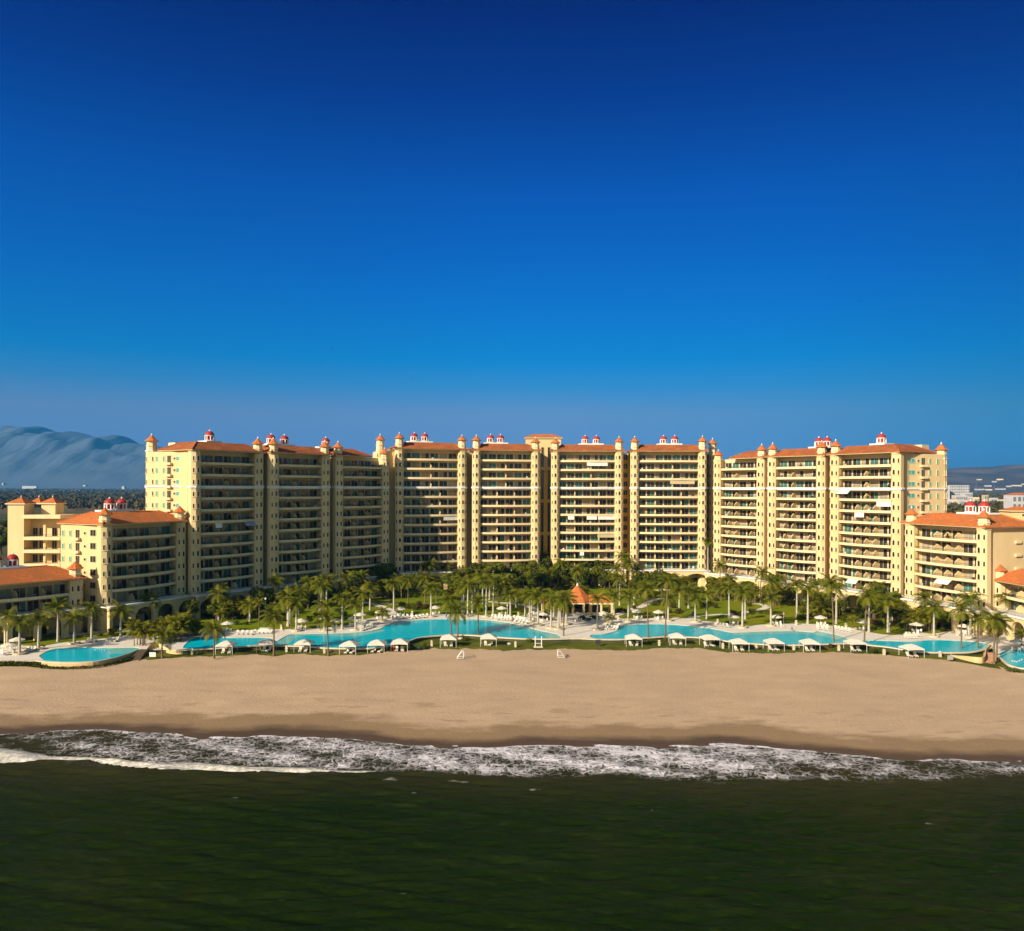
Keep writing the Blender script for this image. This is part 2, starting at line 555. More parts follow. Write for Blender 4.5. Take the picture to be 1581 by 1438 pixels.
# ---- sea
wave_rnd = random.Random(5)
WAVES = [(wave_rnd.uniform(-.1, .38) if i % 3 else wave_rnd.uniform(-.35, .1), 2 * PI / L, wave_rnd.uniform(0, 6.28), A)
         for i, (L, A) in enumerate([(17, .02), (12, .02), (9, .025), (6, .035), (4.2, .045), (3.1, .045), (2.4, .04), (1.9, .034), (1.5, .028), (1.2, .022)])]
CAPS = [(602, 1202, 17, 4), (608, 1204, 9, 3), (716, 1207, 16, 2), (826, 1219, 14, 2.2), (700, 1205, 20, 1.5), (988, 1245, 9, 1.6), (1006, 1250, 6, 1.6), (640, 1224, 9, 2),
        (1432, 1273, 12, 2.6), (1478, 1264, 7, 1.6), (434, 1389, 7, 2.2), (360, 1232, 14, 2.2), (1200, 1424, 8, 1.4), (622, 1382, 9, 1.5), (572, 1426, 7, 1.4), (228, 1376, 11, 1.3)]
caps = []
for u, v, a, b in CAPS:
    p, q, r = G(u, v, 0), G(u + a, v, 0), G(u, v - b, 0)
    caps.append((p.x, p.y, q.x - p.x, r.y - p.y))


def sst(a, b, x):
    t = cl((x - a) / (b - a), 0, 1)
    return t * t * (3 - 2 * t)


def sea_row(x):
    w, lo, bt, bb = waterline(x), interp(cl(x, -110, 115), lx_, ly_), interp(x, tx_, ty_), interp(x, bx_, by_)
    den = interp(cl(x, -110, 115), dx_, dy_)
    hasb = x < tx_[-1] and bt > bb
    out = []
    for y in sea_ys:
        d = w + 3 - y
        fade = sst(2, 22, d)
        z = 0.0
        if -120 < x < 130 and y > 40:
            for th, k, ph, A in WAVES:
                s = k * (x * math.sin(th) + y * math.cos(th)) + ph + .7 * math.sin(x * .05 * (1 + th) + ph)
                z += A * math.sin(s)
            z *= .3 + .9 * fade
        fm = 0.0
        dd = w - y
        if -3 < dd:
            span = max(w - lo, 4)
            t = dd / span
            fm = den * (1 - sst(.8, 1.08, t)) * (.75 + .25 * math.sin(x * .31 + y * .6))
            if t > .55:
                fm *= 1 - .18 * sst(.55, .8, t)
            fm = max(fm, (.35 + .75 * den) * (1 - sst(.2, 1.6, dd)))
        br = 0.0
        if hasb:
            c, h = (bt + bb) / 2, max((bt - bb) / 2, .25)
            q = abs(y - c) / h
            br = 1 - sst(.7, 1.25, q)
            z += .55 * min(1, h / 1.2) * math.exp(-((y - (c + .2 * h)) / (h * .9)) ** 2)
            if y < bb:
                z += .5 * math.exp(-((y - bb) / 3.0) ** 2) * sst(0, .8, h)
        for cx, cy, ax, ay in caps:
            if abs(x - cx) < 2 * ax and abs(y - cy) < 2 * ay:
                br = max(br, .62 * math.exp(-((x - cx) / ax) ** 2 - ((y - cy) / ay) ** 2))
        mud = 1 - sst(-3, 15, lo - y)
        out.append((y, z - .02, {'foam': fm, 'breaker': br, 'mud': mud}))
    return out


sea_ys = [-20000, -6000, -1500, -300, -60, 20, 45] + spaced(60, 147, 300) + [149, 152]
sxs = [-20000, -6000, -2000, -600, -260, -160, -120] + spaced(-100, 108, 560) + [125, 170, 260, 600, 2000, 6000, 20000]
sea_me = grid_mesh('sea', sxs, sea_row, ('foam', 'breaker', 'mud'))
wm = bpy.data.materials.new('green_sea_water')
wm.use_nodes = True
nt = wm.node_tree
bs = nt.nodes['Principled BSDF']
pos = nd(nt, 'ShaderNodeNewGeometry').outputs['Position']
foam, brk, mud = attr_node(nt, 'foam'), attr_node(nt, 'breaker'), attr_node(nt, 'mud')
body = ramp_node(nt, noise_node(nt, pos, .03, 4), [(.3, SEA_A), (.55, SEA_B), (.75, SEA_C)])
streak = noise_node(nt, pos, .30, 4, (.25, 1, 1), .2, .5, .8)
body = mix_node(nt, math_node(nt, 'MULTIPLY', math_node(nt, 'SUBTRACT', streak, .54), 1.6, True), body, SEA_STREAK)
ripple = noise_node(nt, pos, 1.9, 4, (.32, 1, 1), .2, .62, 1.0)
body = mix_node(nt, math_node(nt, 'MULTIPLY', math_node(nt, 'SUBTRACT', ripple, .52), 2.6, True), body, SEA_STREAK)
body = mix_node(nt, math_node(nt, 'MULTIPLY', math_node(nt, 'SUBTRACT', .47, ripple), 4.5, True), body, SEA_A)
mn = math_node(nt, 'MULTIPLY', math_node(nt, 'MULTIPLY', mud, .75), math_node(nt, 'ADD', noise_node(nt, pos, .09, 5), .35), True)
body = mix_node(nt, mn, body, SEA_MUD)
# foam lace: warped cell edges at two sizes
warp = nd(nt, 'ShaderNodeTexNoise')
warp.inputs['Scale'].default_value = .7
warp.inputs['Detail'].default_value = 4
nt.links.new(pos, warp.inputs['Vector'])
vadd = nd(nt, 'ShaderNodeVectorMath', operation='MULTIPLY_ADD')
nt.links.new(warp.outputs['Color'], vadd.inputs[0])
vadd.inputs[1].default_value = (2.4, 2.4, 0)
nt.links.new(pos, vadd.inputs[2])


def lace(scale, k):
    v = nd(nt, 'ShaderNodeTexVoronoi', feature='DISTANCE_TO_EDGE')
    v.inputs['Scale'].default_value = scale
    nt.links.new(vadd.outputs[0], v.inputs['Vector'])
    return math_node(nt, 'SUBTRACT', 1, math_node(nt, 'MULTIPLY', v.outputs['Distance'], k), True)


L = math_node(nt, 'MAXIMUM', lace(.62, 3.2), math_node(nt, 'MULTIPLY', lace(1.7, 2.6), .88))
patch = noise_node(nt, pos, .22, 5, (1, 1.3, 1))
fine = noise_node(nt, pos, 3.2, 4)
L = math_node(nt, 'ADD', L, math_node(nt, 'ADD', math_node(nt, 'MULTIPLY', math_node(nt, 'SUBTRACT', patch, .5), 1.5), math_node(nt, 'MULTIPLY', math_node(nt, 'SUBTRACT', fine, .5), .7)))
fm = math_node(nt, 'MULTIPLY', math_node(nt, 'ADD', math_node(nt, 'SUBTRACT', L, .98), foam), 1.6, True)
fm = math_node(nt, 'MULTIPLY', fm, math_node(nt, 'MULTIPLY', foam, 4, True))
bk = math_node(nt, 'MULTIPLY', math_node(nt, 'SUBTRACT', math_node(nt, 'ADD', math_node(nt, 'MULTIPLY', brk, 1.25), math_node(nt, 'ADD', math_node(nt, 'MULTIPLY', noise_node(nt, pos, .8, 8, (1, 1.4, 1), 0, .75), 1.6), -.3)), 1.05), 1.5, True)
bk = math_node(nt, 'MULTIPLY', bk, math_node(nt, 'MULTIPLY', brk, 6, True))
col = mix_node(nt, math_node(nt, 'MULTIPLY', fm, .92), body, FOAM_A)
col = mix_node(nt, bk, col, mix_node(nt, math_node(nt, 'MULTIPLY', math_node(nt, 'SUBTRACT', noise_node(nt, pos, 2.2, 6, (.7, 1, 1), 0, .7), .42), 4, True), (.40, .37, .33), FOAM_B))
nt.links.new(col, bs.inputs['Base Color'])
anyf = math_node(nt, 'MAXIMUM', fm, bk)
rg = nd(nt, 'ShaderNodeMapRange')
rg.inputs['To Min'].default_value = .22
rg.inputs['To Max'].default_value = .9
nt.links.new(anyf, rg.inputs['Value'])
nt.links.new(rg.outputs[0], bs.inputs['Roughness'])
bs.inputs['Specular IOR Level'].default_value = SEA_SPEC
bp = nd(nt, 'ShaderNodeBump')
bp.inputs['Strength'].default_value = .8
bp.inputs['Distance'].default_value = .35
hn = math_node(nt, 'ADD', math_node(nt, 'MULTIPLY', noise_node(nt, pos, .9, 6, (.5, 1, 1), .2), 1), math_node(nt, 'MULTIPLY', anyf, .5))
nt.links.new(hn, bp.inputs['Height'])
nt.links.new(bp.outputs[0], bs.inputs['Normal'])
sea_me.materials.append(wm)
struct(link('sea', sea_me))

# ================================================================ pool deck, pools, lawns
KID_F = [(60, 1013), (66, 1018), (73, 1020.5), (106, 1022), (147, 1020.5), (177, 1015), (204, 1007), (216, 1002)]
KID_B = [(60, 1013), (70, 1007), (88, 1001.5), (124, 999.5), (168, 1000), (209, 999.5), (216, 1002)]
LF = [(283, 1001), (300, 1001.8), (324, 1000.8), (377, 997.3), (398, 996), (427, 996), (471, 997), (506, 999.7), (556, 1000.5), (577, 999.7), (600, 996), (628.5, 990), (648, 983.7),
      (680, 980.5), (706, 979.3), (738, 980.7), (768, 983.2), (811, 985.5), (844, 985.8), (866, 985.5)]
LB = [(283, 1001), (285, 996), (299, 985), (324, 982), (350, 984.6), (385, 984), (415, 984.6), (427, 988.5), (431, 988), (438, 984), (450, 979.6), (480, 978.4), (524, 977.5), (559, 975.8), (583, 972), (596, 966), (610, 961.5),
      (635, 958), (672, 955.8), (706, 956), (738, 956), (768, 959), (791, 962.5), (812.5, 967.8), (835.6, 974), (860, 979), (866, 985.5)]
RF = [(911, 984), (924, 986.4), (959, 986.4), (986, 984.6), (1010, 983.2), (1035, 982), (1080, 983.7), (1106, 987), (1122, 989), (1141.7, 991.7), (1160, 992.8), (1195, 995), (1231, 995.2),
      (1266, 994), (1307, 992.6), (1330, 994), (1345, 995.6), (1368, 998), (1393, 1002), (1425, 1006), (1478, 1006.7), (1504.7, 1005), (1531, 998.5)]
RB = [(911, 984), (914, 980), (934.6, 978.4), (952, 974), (955, 969), (968, 966), (986, 964), (1012.5, 963.4), (1044, 964.5), (1085, 968.7), (1108, 972), (1127.5, 976), (1150.5, 976), (1170, 975),
      (1195, 974.3), (1230, 974), (1257, 976), (1266, 974.5), (1291, 980), (1312, 986.5), (1326, 989.5), (1339, 988.5), (1365.5, 989), (1407, 990), (1434, 988), (1460.4, 988), (1496, 990), (1519, 992.6), (1531, 998.5)]
FR_F = [(1543.5, 1015), (1554, 1024.5), (1566.7, 1029), (1584, 1031.5), (1640, 1034)]
FR_B = [(1543.5, 1015), (1545, 1009), (1552, 1005), (1566, 1003), (1590, 1005), (1640, 1012)]


def gl(px, z=4.0, n=4):
    return smooth_line([G(u, v, z).xy.to_3d() for u, v in px], n)


def loop(back, front):
    b, f = gl(back), gl(front)
    return b + list(reversed(f))[1:-1]


pools = [loop(KID_B, KID_F), loop(LB, LF), loop(RB, RF), loop(FR_B, FR_F)]
front = gl([(-90, 1020), (20, 1019.5), (58, 1018.5)], n=2) + gl(KID_F[2:]) + gl([(226, 1003), (255, 1001), (278, 1003.5)], n=2) + gl(LF[1:]) + gl([(880, 985), (897, 985)], n=2) \
    + gl(RF[1:]) + gl([(1534, 1004), (1539, 1012)], n=1) + gl(FR_F[1:])
front = [Vector((p.x, p.y - .75, 0)) for p in front]
BACK = [(-90, 999), (0, 999), (35, 997), (67, 997), (100, 992), (140, 988), (170, 985), (200, 981), (250, 983), (290, 977), (310, 975), (341.7, 974.5), (368, 973.5), (400, 973), (434, 971.6),
        (453, 971), (492, 970), (534.6, 966), (550.5, 961), (564.7, 956), (586, 952.6), (612.5, 951), (635.6, 950), (680, 948.5), (724, 949), (756, 951), (786, 952), (805, 951), (822, 946),
        (835, 944), (870, 945), (905, 945), (945, 947), (957, 954), (977, 955.5), (1009, 954), (1067, 954.5), (1088.5, 959), (1124, 962.5), (1150.5, 966.5), (1168, 965), (1212.5, 963.4),
        (1248, 963.4), (1284, 966.5), (1319.4, 972), (1346, 977), (1372.5, 980.5), (1399, 979.5), (1421.5, 977), (1442.7, 978.5), (1478, 973), (1504.7, 975), (1540, 972), (1581, 974), (1660, 975)]
back = gl(BACK)
deck_outline = front + list(reversed(back))
struct(sheet('pool_deck', deck_outline, 4.0, M['pave'], pools))
# coping lip and retaining wall along the beach side
mb = MB()
fi = [Vector((p.x, p.y + .7, 0)) for p in front]
fo = [Vector((p.x, p.y - .12, 0)) for p in front]
mb.strip(fo, fi, 3.78, 4.012)
struct(mb.build('pool_terrace_edge', M['coping']))
mb = MB()
fw = [Vector((p.x, p.y + .18, 0)) for p in front]
fb = [Vector((p.x, p.y + .6, 0)) for p in front]
mb.strip(fw, fb, 2.6, 3.78)
tag(mb.build('retaining_wall', M['retain']), 'long low dark retaining wall under the beach side rim of the pools', 'wall')
# lawns
lawn_front = [Vector((p.x, p.y - 2.0, 0)) for p in back]
lawn_me = []


def lawn_rows(x):
    a = interp(x, [p.x for p in lawn_front], [p.y for p in lawn_front])
    return [(a + (345 - a) * k / 30, 3.985, {}) for k in range(31)]


lm = grid_mesh('lawn', spaced(-190, 200, 200), lawn_rows)
lm.materials.append(M['lawn'])
struct(link('lawn', lm))


mb = MB()
kf = [Vector((p.x, p.y - .95, 0)) for p in gl(KID_F[1:])]
mb.strip(kf, [Vector((p.x, p.y + .5, 0)) for p in kf], 2.7, 3.775)
o = mb.build('pool_wall', M['sandwall'])
tag(o, 'pale curved outer wall of the small round-ended pool at the left', 'wall')


def seaside(x):
    a, b = edgeline(x), interp(x, [p.x for p in front], [p.y for p in front]) + 1.2
    w = .35 * math.sin(x * .6) + .25 * math.sin(x * 1.7 + 1) + .18 * math.sin(x * 4.1)
    a += w
    return [(a + (b - a) * k / 12, 3.0 + (.05 if k else -.03) + .10 * k / 12 + (.05 * math.sin(x * .8 + k) if 0 < k < 12 else 0), {}) for k in range(13)]


sm_ = grid_mesh('seaside_lawn', spaced(-165, 175, 420), seaside)
sm_.materials.append(M['rough'])
struct(link('seaside_lawn', sm_))


def path(name, px, w, z=4.0):
    c = smooth_line([G(u, v, 4).xy.to_3d() for u, v in px], 6)
    L, R = [], []
    for i, p in enumerate(c):
        d = (c[min(i + 1, len(c) - 1)] - c[max(i - 1, 0)]).normalized()
        n = Vector((-d.y, d.x, 0))
        L.append(p + n * w / 2)
        R.append(p - n * w / 2)
    mb = MB()
    for i in range(len(c) - 1):
        mb.face([(q.x, q.y, z) for q in (R[i], R[i + 1], L[i + 1], L[i])])
    struct(mb.build(name, M['pave']))


path('garden_path', [(612, 953), (603, 944), (594, 938), (583, 935), (570, 931), (560, 931)], 2.6)
path('garden_path', [(588, 932), (600, 931.5), (608, 932)], 3)
path('garden_path', [(752, 929), (775, 931), (800, 933), (815, 936), (828, 942)], 2.2)
path('garden_path', [(952, 950), (975, 941), (990, 937), (1000, 931), (1012, 926), (1022, 924)], 2.4)
path('garden_path', [(1066, 954), (1080, 951), (1110, 949), (1124, 948.5), (1150, 946), (1166, 943), (1178, 940), (1183, 937), (1176, 933.5), (1164, 932)], 2.2)
path('garden_path', [(1012, 911.5), (1060, 910), (1078, 911)], 2.4)
path('garden_path', [(90, 985), (120, 979), (160, 975), (200, 973), (235, 974)], 3.6)
path('garden_path', [(1484, 974), (1490, 968), (1500, 963), (1512, 960)], 4.0)


def water_mat(name, a, b):
    m = mat(name, a, b, .2, .15, (1, 1, 1), .05, .05, 1.2)
    return m


M['pool'] = water_mat('turquoise_pool_water', POOL_A, POOL_B)
M['ledge'] = water_mat('shallow_pool_water', (.20, .50, .47), (.15, .44, .42))
POOLS = []
for i, (lab, pl) in enumerate(zip(['small round-ended pool with white swim-up seats at the left edge', 'long winding turquoise pool left of the orange-roofed pavilion',
                                   'long winding turquoise pool right of the orange-roofed pavilion', 'small pool cut by the right edge beside the cream ramp'], pools)):
    cx = sum(p.x for p in pl) / len(pl)
    cy = sum(p.y for p in pl) / len(pl)
    r = thing('swimming_pool', lab, 'pool', (cx, cy, 3.9))
    loc = [(p.x - cx, p.y - cy) for p in pl]
    sheet('water', loc, 0.0, M['pool'], parent=r)
    mb = MB()
    k = len(loc)
    mb.strip(loc + loc[:1], [(x * 1.004, y * 1.004) for x, y in loc + loc[:1]], -.3, .098)
    mb.build('rim', M['coping'], r)
    POOLS.append((r, cx, cy))


def ledge(i, px):
    r, cx, cy = POOLS[i]
    o = [(p.x - cx, p.y - cy) for p in gl(px)]
    sheet('ledge', o, .006, M['ledge'], parent=r)


ledge(1, [(427.5, 990), (432, 988.5), (439, 984.4), (451, 980.2), (480, 979), (524, 978.1), (559, 976.4), (583, 972.6), (590, 971.4), (594, 974), (585, 976), (565, 979.5), (538, 982.5), (500, 981.5), (470, 981), (457, 983.5), (452, 989), (446, 993), (440, 995), (428, 995.2)])
ledge(1, [(706, 956.6), (738, 956.6), (768, 959.6), (791, 963.2), (812.5, 968.6), (835.6, 974.8), (858, 979.6), (864, 985), (845, 985), (838, 979), (815, 972), (790, 966), (760, 961.5), (735, 959), (706, 958.5)])
ledge(0, [(168, 1000.6), (208, 1000.2), (214, 1002), (204, 1006), (190, 1008.5), (172, 1009.5), (168, 1007.5), (171, 1004)])
ledge(2, [(1127.5, 976.8), (1150.5, 976.8), (1170, 975.8), (1195, 975.1), (1230, 974.8), (1257, 976.8), (1266, 975.5), (1291, 981), (1310, 987), (1296, 987.5), (1262, 980.5), (1225, 977.6), (1190, 978.5), (1150, 980), (1132, 979.5)])

# ================================================================ resort blocks
T, FH = 6.4, 3.4          # terrace height over the ground and storey height


def arch_wall(mb, x0, x1, y, z0, z1, ops, th, m=0):
    """wall in the xz plane at y (front) .. y+th with arched openings (xc, half width, spring, rise)"""
    xs = x0
    for xc, hw, sp, rise in ops + [(x1 + 1, 1, 0, 0)]:
        xe = min(xc - hw, x1)
        if xe > xs:
            mb.box(xs, xe, y, y + th, z0, z1, m)
        if xc - hw >= x1:
            break
        P = [(xc - hw * math.cos(PI * i / 10), sp + rise * math.sin(PI * i / 10)) for i in range(11)]
        for (ax, az), (bx, bz) in zip(P, P[1:]):
            mb.face([(ax, y, az), (bx, y, bz), (bx, y, z1), (ax, y, z1)], m)
            mb.face([(bx, y + th, bz), (ax, y + th, az), (ax, y + th, z1), (bx, y + th, z1)], m)
            mb.face([(ax, y, az), (ax, y + th, az), (bx, y + th, bz), (bx, y, bz)], m)
            mb.face([(ax, y, z1), (bx, y, z1), (bx, y + th, z1), (ax, y + th, z1)], m)
        xs = xc + hw


def arched_window_mesh(w, h):
    mb = MB()
    n = 7
    r = w / 2
    inn = [(-r, 0), (r, 0)] + [(r * math.cos(PI * i / n), h - r + r * math.sin(PI * i / n)) for i in range(n + 1)]
    k = 1 + .22 / w
    out = [(x * k, (z - h / 2) * (1 + .2 / h) + h / 2) for x, z in inn]
    mb.face([(x, -.02, z) for x, z in inn], 1)
    for i in range(len(inn)):
        j = (i + 1) % len(inn)
        a, b, c, d = out[i], out[j], inn[j], inn[i]
        mb.face([(a[0], -.09, a[1]), (b[0], -.09, b[1]), (c[0], -.09, c[1]), (d[0], -.09, d[1])], 0)
        mb.face([(c[0], -.09, c[1]), (d[0], -.09, d[1]), (d[0], -.02, d[1]), (c[0], -.02, c[1])], 0)
        mb.face([(a[0], -.09, a[1]), (b[0], -.09, b[1]), (b[0], .03, b[1]), (a[0], .03, a[1])], 0)
    mb.box(-r - .2, r + .2, -.2, .02, -.22, -.10, 0)
    return mb.mesh('arched_window', [M['band'], M['glass']])


def window_mesh(name, w, h, glass, fr, mull=1):
    mb = MB()
    mb.box(-w / 2, w / 2, -.05, .03, 0, h, 1)
    t = .09
    for a, b, c, d in ((-w / 2 - t, w / 2 + t, -t, 0), (-w / 2 - t, w / 2 + t, h, h + t), (-w / 2 - t, -w / 2, 0, h), (w / 2, w / 2 + t, 0, h)):
        mb.box(a, b, -.10, .03, c, d, 0)
    for i in range(1, mull + 1):
        x = -w / 2 + w * i / (mull + 1)
        mb.box(x - .035, x + .035, -.085, -.05, 0, h, 0)
    return mb.mesh(name, [fr, glass])


def door_mesh(kind):
    """sliding terrace door 2.5 x 2.4: frame, leaves, some with drawn curtains"""
    mb = MB()
    w, h = 2.5, 2.4
    for i in range(2):
        x0 = -w / 2 + .06 + i * (w / 2 - .03)
        x1 = x0 + w / 2 - .09
        g = {'dark': 1, 'teal': 2, 'curt': 3, 'half': (3, 1)[i], 'mixt': (1, 2)[i], 'open': (4, 1)[i]}[kind]
        mb.box(x0, x1, -.03 - .02 * i, .05, .06, h - .06, g)
    for a, b, c, d in ((-w / 2, w / 2, h - .07, h), (-w / 2, w / 2, 0, .07), (-w / 2, -w / 2 + .08, .07, h - .07), (w / 2 - .08, w / 2, .07, h - .07), (-.05, .05, .07, h - .07)):
        mb.box(a, b, -.09, .04, c, d, 0)
    return mb.mesh('glass_door', [M['frame'], M['glass'], M['teal'], M['curtain'], M['iron']])


ARCH = arched_window_mesh(.72, 1.45)
ARCHS = arched_window_mesh(.42, 1.3)
WGREEN = window_mesh('window', 2.6, 1.15, M['green'], M['white'])
WDARK = window_mesh('window', 1.7, 1.5, M['glass'], M['frame'])
WSLIT = window_mesh('window', .65, 1.4, M['green'], M['band'], 0)
WSQ = window_mesh('window', .6, .6, M['glass'], M['band'], 0)
WTALL = window_mesh('window', 1.0, 12.2, M['glass'], M['wall'], 0)
DOORS = {k: door_mesh(k) for k in ('dark', 'teal', 'curt', 'half', 'mixt', 'open')}
DMIX = ['dark', 'dark', 'dark', 'mixt', 'teal', 'half', 'curt', 'open', 'dark', 'mixt', 'curt', 'half']

mb = MB()
for z0, z1, m in ((0, 2.9, 0),):
    pr = [(2.45, 0), (-.3, 0), (-.3, 1.1), (.75, 1.95), (1.0, 2.05), (1.25, 1.95), (2.45, 1.25)]
    n = len(mb.v)
    mb.face([(-.13, y, z) for y, z in pr])
    mb.face([(.13, y, z) for y, z in reversed(pr)])
    for i in range(len(pr)):
        a, b = pr[i], pr[(i + 1) % len(pr)]
        mb.face([(-.13, *a), (-.13, *b), (.13, *b), (.13, *a)])
PARTITION = mb.mesh('partition', M['wall'])

# balcony furniture and plants (top-level things, a few pixels each)
def chair_mesh(m, back=.85):
    mb = MB()
    mb.box(-.32, .32, -.32, .32, .36, .48)
    mb.box(-.32, .32, .22, .34, .48, back + .1)
    for x in (-.30, .24):
        mb.box(x, x + .06, -.32, .30, .58, .64)
        for y in (-.30, .24):
            mb.box(x, x + .06, y, y + .06, 0, .36)
    return mb.mesh('balcony_chair', m)


CHAIRS = [('dark wicker armchair', chair_mesh(M['darkchair'])), ('white plastic armchair', chair_mesh(M['chalk'])), ('tan wooden armchair', chair_mesh(mat('tan_wood', (.30, .19, .09), (.24, .15, .07), .8, 3)))]
mb = MB()
mb.ring(0, 0, [(.55, .70), (.55, .75)], 10)
mb.ring(0, 0, [(.06, .03), (.06, .70)], 6)
mb.ring(0, 0, [(.3, 0), (.3, .04)], 8)
TABLES = [('dark round table', mb.mesh('balcony_table', M['darkchair'])), ('white round table', mb.mesh('balcony_table', M['chalk']))]


def plant_mesh(seed, r, h, n, m, pot):
    q = random.Random(seed)
    mb = MB()
    mb.ring(0, 0, [(.20, 0), (.28, .42)], 8, 1)
    for i in range(n):
        a, e = q.uniform(0, 2 * PI), q.uniform(.2, 1.4)
        R = r * q.uniform(.5, 1)
        c = Vector((math.cos(a) * math.cos(e) * R * .8, math.sin(a) * math.cos(e) * R * .8, .45 + h * .9 * math.sin(e) * q.uniform(.4, 1)))
        d = Vector((math.cos(a), math.sin(a), .8)).normalized() * .32
        w = Vector((-math.sin(a), math.cos(a), 0)) * .13
        mb.face([c - d - w * .3, c + w - d * .2, c + d, c - w - d * .2], 0)
    return mb.mesh('potted_plant', [m, pot])


PLANTS = [plant_mesh(3, .7, 1.3, 46, M['leaf'], M['pot']), plant_mesh(4, .6, 1.0, 40, M['frond'], M['pot'])]
FLOORN = ['terrace level'] + [f'{ORD[i]} balcony row' for i in range(13)]


def block(name, label, phrase, p0, p1, floors, D=14, caps=(0, 0), capz=1.9, link_r=0, side=None, link_y=6.5, domes=(), cornice=True, part_n=2, roof_x=(0, 1),
          arches=3, bulge=1.25, podium=True, extra=(), seed=0, clutter=22, glassmix=None, partl=1.0, link_win=0, roof_in=5.0, roof_h=2.5, link_l=0, awn=()):
    q = random.Random(seed * 7 + 3)
    p0, p1 = Vector(p0[:2]), Vector(p1[:2])
    d = p1 - p0
    W = d.length
    rz = math.atan2(d.y, d.x)
    E = T + FH * floors + .35
    root = thing('resort_block', label, 'building', (p0.x, p0.y, 4.0), rz, 'cream balcony blocks of the beach resort')
    R = Matrix.Rotation(-rz, 2)

    def lc(p):
        return R @ (Vector(p[:2]) - p0)
    YB = 2.4
    tr, ty = 1.72, .25
    xa, xb = 2.95, W - 2.95
    # --- body
    mb = MB()
    mb.box(.7, W - .7, YB, D, 0, E - .02)
    mb.box(.75, 2.7, .1, YB - .003, 0, E - .03)
    mb.box(W - 2.7, W - .75, .1, YB - .003, 0, E - .03)
    mo = MB()
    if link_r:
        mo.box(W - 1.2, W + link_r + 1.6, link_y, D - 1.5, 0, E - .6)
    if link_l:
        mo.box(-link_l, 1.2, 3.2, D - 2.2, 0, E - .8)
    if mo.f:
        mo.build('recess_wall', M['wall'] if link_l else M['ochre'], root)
    if side:
        mb.prism([lc(p) for p in side[:-1]], 0, E - .25)
    mb.build('wall', M['wall'], root)
    # --- balconies
    N = 14
    xs = spaced(xa, xb, N)
    cx, hx = (xa + xb) / 2, (xb - xa) / 2

    def arc(off, b=bulge):
        return [(x, -b * (1 - ((x - cx) / hx) ** 2) + off) for x in xs]
    mbb = MB()
    mbb.strip(arc(0), arc(.20), -.30, .42)
    mbb.strip(arc(.2), [(x, YB) for x in xs], -.30, -.02)
    bal = mbb.mesh('balcony', M['band'])
    mbc = MB()
    mbc.strip(arc(-.18), arc(.20), -.15, .40)
    mbc.strip(arc(-.02), arc(.20), -.45, -.15)
    mbc.strip(arc(.2), [(x, YB) for x in xs], -.35, -.02)
    bal_w = mbc.mesh('balcony', M['white'])
    mr = MB()
    mr.strip(arc(.06), arc(.12), .98, 1.05)
    mr.strip(arc(.07), arc(.11), .46, .50)
    for i in range(int((xb - xa) / .26)):
        x = xa + .1 + i * .26
        y = -bulge * (1 - ((x - cx) / hx) ** 2) + .07
        mr.box(x, x + .03, y, y + .03, .50, .98)
    rail = mr.mesh('railing', M['iron'])
    nb = max(3, round((xb - xa) / 3.3))
    bw = (xb - xa) / nb
    for k in range(floors):
        z = T + FH * k
        if k:
            b = link('balcony', bal_w if (cornice and k == 9) else bal, root, (0, 0, z))
            link('railing', rail, b)
        for i in range(nb):
            kd = q.choice(glassmix or DMIX)
            link('glass_door', DOORS[kd], root, (xa + bw * (i + .5), YB - .01, z), sc=(min(1.3, bw * .88 / 2.5), 1, 1.04))
        cuts = {1: [.5], 2: [1 / 3, 2 / 3], 3: [.25, .5, .75]}[part_n if (k < floors - 4 or floors < 7) else 1]
        if k < floors - 1 or floors < 7:
            for c in cuts:
                ci = round(c * nb) / nb
                link('partition', PARTITION, root, (xa + (xb - xa) * ci, 0, z), sc=(1, 1 + .0 * k, partl))
    # --- clutter on the balconies: things of their own
    done = set()
    for _ in range(clutter):
        k, sp = q.randrange(0, floors), q.choice(['left end', 'middle', 'right end'])
        if (k, sp) in done:
            continue
        done.add((k, sp))
        x = {'left end': xa + 1.6, 'middle': cx + .9, 'right end': xb - 1.6}[sp] + q.uniform(-.6, .6)
        w = root.matrix_basis @ Vector((x, .45, T + FH * k - .0))
        what = q.random()
        if what < .58:
            ph, me = q.choice(CHAIRS)
            nm, cat, gp = 'balcony_chair', 'chair', 'chairs out on the balconies'
        elif what < .78:
            ph, me = q.choice(TABLES)
            nm, cat, gp = 'balcony_table', 'table', 'tables out on the balconies'
        else:
            ph, me = 'leafy potted plant', q.choice(PLANTS)
            nm, cat, gp = 'potted_plant', 'plant', 'potted plants on the balconies'
        o = link(nm, me, None, (w.x, w.y, w.z - .0), rz + q.uniform(-.6, .6))
        tag(o, f'{ph}, {sp} of {FLOORN[k]}, {phrase}', cat, gp)
    # --- turrets at both ends
    cz = T + FH * 9
